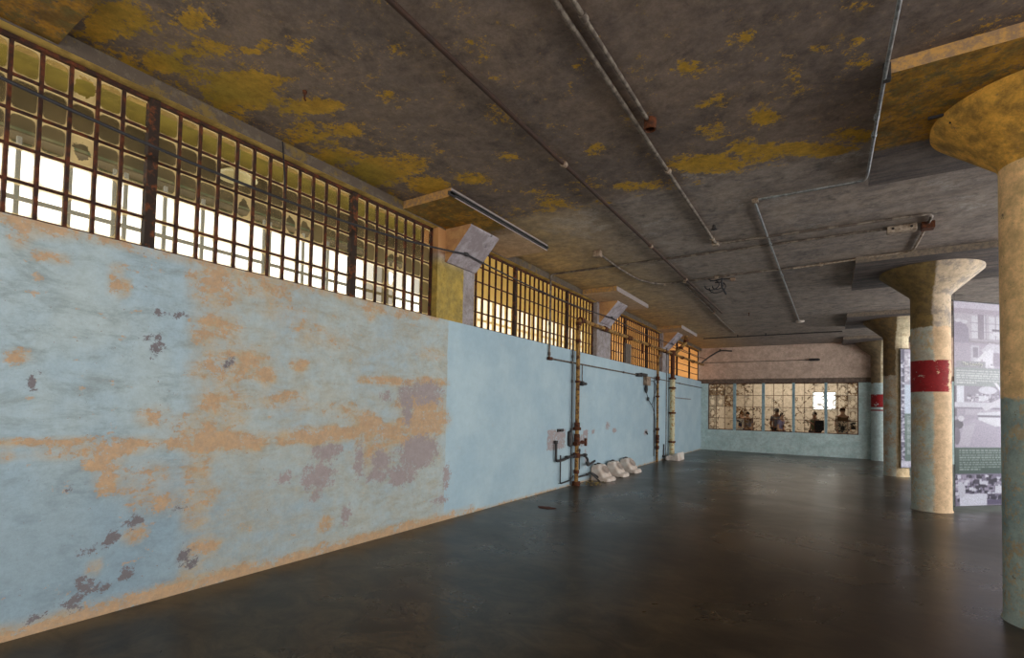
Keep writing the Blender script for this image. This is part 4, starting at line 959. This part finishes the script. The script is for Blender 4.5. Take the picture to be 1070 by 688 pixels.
def mat_far_glass():
    t = NT('blotched_old_glass'); v = t.coord(); s = t.sep(v); _, at = t.attr('pane')
    n1 = t.noise(v, 7, 7, .75, .8); n2 = t.noise(v, 16, 6, .7)
    # clearer and more broken toward the middle and right, browner at the left
    mid = t.step(t.math('ABSOLUTE', t.math('SUBTRACT', s[0], 3.2)), 3.0, .4)
    thr = t.math('ADD', t.mad(mid, .12, .055, False), t.mad(at[1], .12, 0, False))
    uv = t.n('ShaderNodeTexCoord').outputs['UV']
    dd = t.n('ShaderNodeVectorMath', {0: uv, 1: (.5,.42,0)}, operation='DISTANCE').outputs['Value']
    dd = t.math('ADD', dd, t.mad(n1, 1.1, -.55, False))
    ring = t.math('MULTIPLY', t.step(dd, .34, .28), t.math('GREATER_THAN', at[0], .3))
    core = t.math('MULTIPLY', t.step(dd, .22, .16), t.math('GREATER_THAN', at[2], .35))
    clear = t.math('MAXIMUM', t.step(t.math('ADD', n1, thr), .60, .64), core)
    col = t.mix(t.step(n2, .35, .65), srgb(180,150,112), srgb(112,80,46))
    col = t.mix(t.step(n1, .50, .42), col, srgb(70,44,22))
    col = t.mix(t.math('MULTIPLY', t.step(at[2], .6, .7), .5), col, srgb(214,206,186))
    col = t.mix(t.math('MULTIPLY', ring, .7), col, srgb(104,66,30))
    d = t.n('ShaderNodeBsdfDiffuse', {'Color': col}); tr = t.n('ShaderNodeBsdfTranslucent', {'Color': col})
    dt = t.n('ShaderNodeMixShader', {0: .6, 1: d.outputs[0], 2: tr.outputs[0]})
    tp = t.n('ShaderNodeBsdfTransparent', {'Color': (.95,.95,.92,1)})
    mx = t.n('ShaderNodeMixShader', {0: t.mad(clear, -.84, .86), 1: tp.outputs[0], 2: dt.outputs[0]})
    t.t.links.new(mx.outputs[0], t.out.inputs[0]); return t.m
me.materials.append(mat_far_glass()); o = bpy.data.objects.new('panes', me); C.objects.link(o); o.parent = w5

# room beyond the far window
bm = bmesh.new()
YR = 27.5
box(bm, -.3, XR, L+.2, YR, -.15, 0); struct('floor_far_room', bm, simple('far_room_floor', srgb(120,104,88), .6))
bm = bmesh.new(); box(bm, -.3, XR, L+.2, YR, 3.6, 3.75); struct('ceiling_far_room', bm, M['sidewall'])
bm = bmesh.new()
box(bm, -.3, 3.8, YR, YR+.2, 0, 3.6); box(bm, 4.75, XR, YR, YR+.2, 0, 3.6); box(bm, 3.8, 4.75, YR, YR+.2, 0, 1.75); box(bm, 3.8, 4.75, YR, YR+.2, 2.6, 3.6)
box(bm, -.3, -.1, L+.2, YR, 0, 3.6); box(bm, XR-.2, XR, L+.2, YR, 0, 3.6)
struct('wall_far_room', bm, simple('far_room_wall', srgb(206,190,168), .8))
bm = bmesh.new()
for x in (3.8, 4.25, 4.72): box(bm, x, x+.03, YR+.05, YR+.09, 1.75, 2.6)
for z in (1.75, 2.57): box(bm, 3.8, 4.75, YR+.05, YR+.09, z, z+.03)
w7 = struct('window_7', bm, M['blue'])

# ------------------------------------------------------------------ visitors beyond the far window
def skin(name, verts, edges, radii, mat, parent, sub=2):
    me = bpy.data.meshes.new(name); me.from_pydata(verts, edges, []); me.materials.append(mat)
    o = bpy.data.objects.new(name, me); C.objects.link(o); o.parent = parent
    o.modifiers.new('s', 'SKIN'); o.modifiers.new('u', 'SUBSURF').levels = sub; o.modifiers['u'].render_levels = sub; o.modifiers['s'].use_smooth_shade = True
    for i, r_ in enumerate(radii):
        d = me.skin_vertices[0].data[i]; d.radius = (r_, r_*.85) if i < 4 else (r_, r_); d.use_root = (i == 0)
    return o
SK = [simple('skin_tone', srgb(206,158,128), .6, .08), simple('skin_tone_dark', srgb(150,106,80), .6, .08)]
def person(loc, rz, h, shirt, trousers, hair, label, sk=0, bent=0.0, armup=False):
    k = h/1.72; r = empty('person', loc, rz); tag(r, label, 'person', 'visitors in the room beyond the far window')
    V = [(0,0,.95),(0,0,1.10),(0,-.02-bent*.3,1.28),(0,-.02-bent*.7,1.40),(0,-.02-bent,1.49),(0,-.03-bent*1.1,1.56),(0,-.045-bent*1.2,1.64)]
    R_ = [.15,.135,.15,.13,.055,.075,.085]; E_2 = [(i,i+1) for i in range(6)]
    for s in (-1, 1):
        n = len(V); sh = (s*.17,-.02-bent*.7,1.38)
        if armup and s > 0: el, wr = (s*.25,-.16,1.16), (s*.16,-.36,1.30)
        else: el, wr = (s*.235,.0-bent*.3,1.12), (s*.235,-.09-bent*.3,.90)
        V += [sh, el, wr]; R_ += [.062,.045,.03]; E_2 += [(3,n),(n,n+1),(n+1,n+2)]
        d = (Vector(wr)-Vector(el)).normalized(); p = Vector(wr)+d*.05; m = len(V); V.append(tuple(p)); R_.append(.034); E_2.append((n+2,m))
        for f in range(5):
            off = Vector(((f-2)*.017, -.012 if f else -.02, 0)); ln = (.045,.075,.085,.078,.06)[f]
            a = p+off+d*.035; b = a+d*ln*.55+Vector((0,-.008,0)); c2 = b+d*ln*.4+Vector((0,-.016,0)); q = len(V)
            V += [tuple(a), tuple(b), tuple(c2)]; R_ += [.0085,.0085,.007]; E_2 += [(m,q),(q,q+1),(q+1,q+2)]
        q = len(V); V += [(s*.09,0,.88),(s*.10,-.01,.50),(s*.10,.02,.10),(s*.11,-.14,.035)]; R_ += [.09,.06,.04,.035]; E_2 += [(0,q),(q,q+1),(q+1,q+2),(q+2,q+3)]
    V = [(a*k,b*k,c_*k) for a, b, c_ in V]; R_ = [a*k for a in R_]
    skin('body', V, E_2, R_, SK[sk], r)
    hy = -.045-bent*1.2
    # shirt, trousers, hair, face
    V2 = [(0,0,.93),(0,0,1.10),(0,-.02-bent*.3,1.28),(0,-.02-bent*.7,1.40)]; R2_ = [.165,.155,.168,.145]; E3 = [(0,1),(1,2),(2,3)]
    for s in (-1, 1):
        n = len(V2); el = (s*.25,-.16,1.16) if (armup and s > 0) else (s*.235,-bent*.3,1.14)
        V2 += [(s*.17,-.02-bent*.7,1.38), tuple(Vector((s*.17,-.02-bent*.7,1.38)).lerp(Vector(el), .8))]; R2_ += [.075,.062]; E3 += [(3,n),(n,n+1)]
    skin('shirt', [(a*k,b*k,c_*k) for a, b, c_ in V2], E3, [a*k for a in R2_], shirt, r)
    V3 = [(0,0,.93)]; R3_ = [.165]; E4 = []
    for s in (-1, 1):
        q = len(V3); V3 += [(s*.09,0,.86),(s*.10,-.01,.50),(s*.10,.02,.10)]; R3_ += [.105,.078,.065]; E4 += [(0,q),(q,q+1),(q+1,q+2)]
    skin('trousers', [(a*k,b*k,c_*k) for a, b, c_ in V3], E4, [a*k for a in R3_], trousers, r)
    bm = bmesh.new(); bmesh.ops.create_uvsphere(bm, u_segments=20, v_segments=14, radius=.099*k)
    bmesh.ops.delete(bm, geom=[v_ for v_ in bm.verts if v_.co.y < -.02*k and v_.co.z < .055*k or v_.co.z < -.075*k], context='VERTS')
    o = mesh_obj('hair', bm, hair, r, smooth=True, loc=(0, (hy+.012)*k, 1.64*k)); sd = o.modifiers.new('t', 'SOLIDIFY'); sd.thickness = .006
    bm = bmesh.new()
    for s in (-1, 1): bmesh.ops.create_uvsphere(bm, u_segments=8, v_segments=6, radius=.011, matrix=Matrix.Translation((s*.032*k, (hy-.078)*k, 1.635*k)))
    mesh_obj('eyes', bm, M['drain'], r, smooth=True)
    bm = bmesh.new(); prism(bm, [((hy-.07)*k,1.64*k),((hy-.11)*k,1.60*k),((hy-.07)*k,1.595*k)], 0, -.012, .012); mesh_obj('nose', bm, SK[sk], r)
    bm = bmesh.new(); box(bm, -.022*k, .022*k, (hy-.083)*k, (hy-.07)*k, 1.572*k, 1.580*k); mesh_obj('mouth', bm, simple('lips', srgb(150,84,78)), r)
    return r
cl_ = lambda n, *c: simple(n, srgb(*c), .85, .15, 12)
navy, grey, lav, black, brown, teal = cl_('navy_cloth',36,38,62), cl_('grey_cloth',110,104,112), cl_('lavender_cloth',150,140,170), cl_('black_cloth',22,22,28), cl_('brown_cloth',120,88,60), cl_('olive_cloth',84,92,66)
hb, hd = cl_('black_hair',20,18,20), cl_('brown_hair',52,36,26)
YP = 22.6
person((1.25,YP+.65,0), .3, 1.60, navy, black, hb, 'person in a navy top standing behind left part of the far window')
person((1.60,YP-.1,0), -.4, 1.57, grey, navy, hd, 'person in grey shirt, dark brown hair, next to the navy top')
person((2.62,YP+.5,0), 2.8, 1.74, grey, black, hb, 'tall person with black hair facing away behind middle of far window', sk=1)
person((2.80,YP-.2,0), 1.2, 1.56, lav, navy, hb, 'person in lavender shirt bending a little behind middle of far window', bent=.06)
person((4.02,YP+.1,0), -.9, 1.62, teal, black, hb, 'person in olive shirt behind the fourth window bay', sk=1, armup=True)
person((4.92,YP+.1,0), .5, 1.80, brown, navy, hd, 'tall person in brown shirt behind rightmost window bay')
def backpack(x, y, z, s, label, rz):
    r = empty('backpack', (x, y, z), rz); tag(r, label, 'backpack')
    bm = bmesh.new(); box(bm, -.16*s,.16*s,-.09*s,.09*s,-.2*s,.2*s,.05*s); bag = mesh_obj('bag', bm, black, r, smooth=True)
    bm = bmesh.new(); box(bm, -.12*s,.12*s,-.13*s,-.085*s,-.16*s,.04*s,.02*s); mesh_obj('pocket', bm, black, bag, smooth=True)
    bm = bmesh.new()
    for q in (-1, 1): tube(bm, [(q*.09*s,.08*s,.17*s),(q*.10*s,.2*s,.22*s),(q*.11*s,.24*s,.0),(q*.10*s,.08*s,-.15*s)], .014, 6, .05)
    mesh_obj('straps', bm, black, r, smooth=True)
backpack(4.16, YP-.22, 1.10, 1.0, 'round black backpack worn by person behind the fourth window bay', -.2)
backpack(4.93, YP-.18, 1.12, .95, 'black backpack worn by tall person behind rightmost window bay', 0)
backpack(5.22, YP+.4, 1.15, .9, 'black bag at right end of the far window', .5)

# ------------------------------------------------------------------ opposite windows (out of frame to the right)
n = 8
for a, b in zip(PIERS, PIERS[1:]):
    r = empty('window_%d' % n, (XR+.1, a+.35, 1.0)); r['kind'] = 'structure'; n += 1
    w = (b-.35)-(a+.35)
    bm = bmesh.new(); box(bm, -.03,.03,0,w,0,.04); box(bm, -.03,.03,0,w,2.91,2.95); box(bm, -.03,.03,0,.04,0,2.95); box(bm, -.03,.03,w-.04,w,0,2.95)
    mesh_obj('window_frame', bm, M['bar'], r)
    bm = bmesh.new()
    for i in range(1, 12): box(bm, -.012,.012,w*i/12-.01,w*i/12+.01,0,2.95)
    for i in range(1, 7): box(bm, -.012,.012,0,w,2.95*i/7-.01,2.95*i/7+.01)
    mesh_obj('glazing_bars', bm, M['bar'], r)

# ------------------------------------------------------------------ light
def area(name, loc, rot, sx, sy, power, col):
    l = bpy.data.lights.new(name, 'AREA'); l.shape = 'RECTANGLE'; l.size = sx; l.size_y = sy; l.energy = power; l.color = col
    o = bpy.data.objects.new(name, l); C.objects.link(o); o.location = loc; o.rotation_euler = rot; return o
for a, b in zip(PIERS, PIERS[1:]):
    p = (a+b)/2
    area('window_light', (XR+.45, p, 2.5), (0, PI/2, 0), 2.9, b-a-.7, SIDE_P*(1.0 if p < 8 else 1.2 if p < 13 else 1.6) if p > 0 else SIDE_P*.5, (.90,.96,1.0))
area('window_light', (6.0, YB-.5, 2.4), (PI/2, 0, PI), 9.6, 2.8, BACK_FILL, (.95,.97,1.0))  # added fill lamp behind the unseen back wall, brightens near wall, column and ceiling
area('far_room_light', (3.5, 25.2, 3.55), (0, 0, 0), 5, 3.5, 200, (1.0,.93,.84))
w = bpy.data.worlds.new('daylight'); S.world = w; w.use_nodes = True
nt = w.node_tree; nt.nodes.clear(); o_ = nt.nodes.new('ShaderNodeOutputWorld'); bg = nt.nodes.new('ShaderNodeBackground')
bg.inputs[0].default_value = (1.0, .95, .86, 1); bg.inputs[1].default_value = WORLD_P; nt.links.new(bg.outputs[0], o_.inputs[0])

# ------------------------------------------------------------------ camera
f_, px, py, yaw, pit, rol, cx0 = 513.9354, 546.4221, 408.6806, -.5607, .0327, .0196, 4.5715
fw = Vector((math.sin(yaw)*math.cos(pit), math.cos(yaw)*math.cos(pit), math.sin(pit)))
rt = Vector((math.cos(yaw), -math.sin(yaw), 0)); up = rt.cross(fw)
cr, sr = math.cos(rol), math.sin(rol)
r2 = rt*cr+up*sr; u2 = -rt*sr+up*cr
cam = bpy.data.cameras.new('camera'); co = bpy.data.objects.new('camera', cam); C.objects.link(co)
mw = Matrix((r2, u2, -fw)).transposed().to_4x4(); mw.translation = (cx0, 0, 1.6); co.matrix_world = mw
cam.sensor_width = 36; cam.sensor_fit = 'HORIZONTAL'; cam.lens = f_/1070*36
cam.shift_x = (535-px)/1070; cam.shift_y = (py-344)/1070; cam.clip_start = .05; cam.clip_end = 300
S.camera = co
S.view_settings.view_transform = 'Standard'; S.view_settings.look = 'None'; S.view_settings.exposure = EXPO
try:
    S.cycles.use_denoising = True; S.cycles.denoiser = 'OPENIMAGEDENOISE'; S.cycles.max_bounces = 8; S.cycles.transparent_max_bounces = 12
    S.cycles.sample_clamp_indirect = 6
except Exception: pass
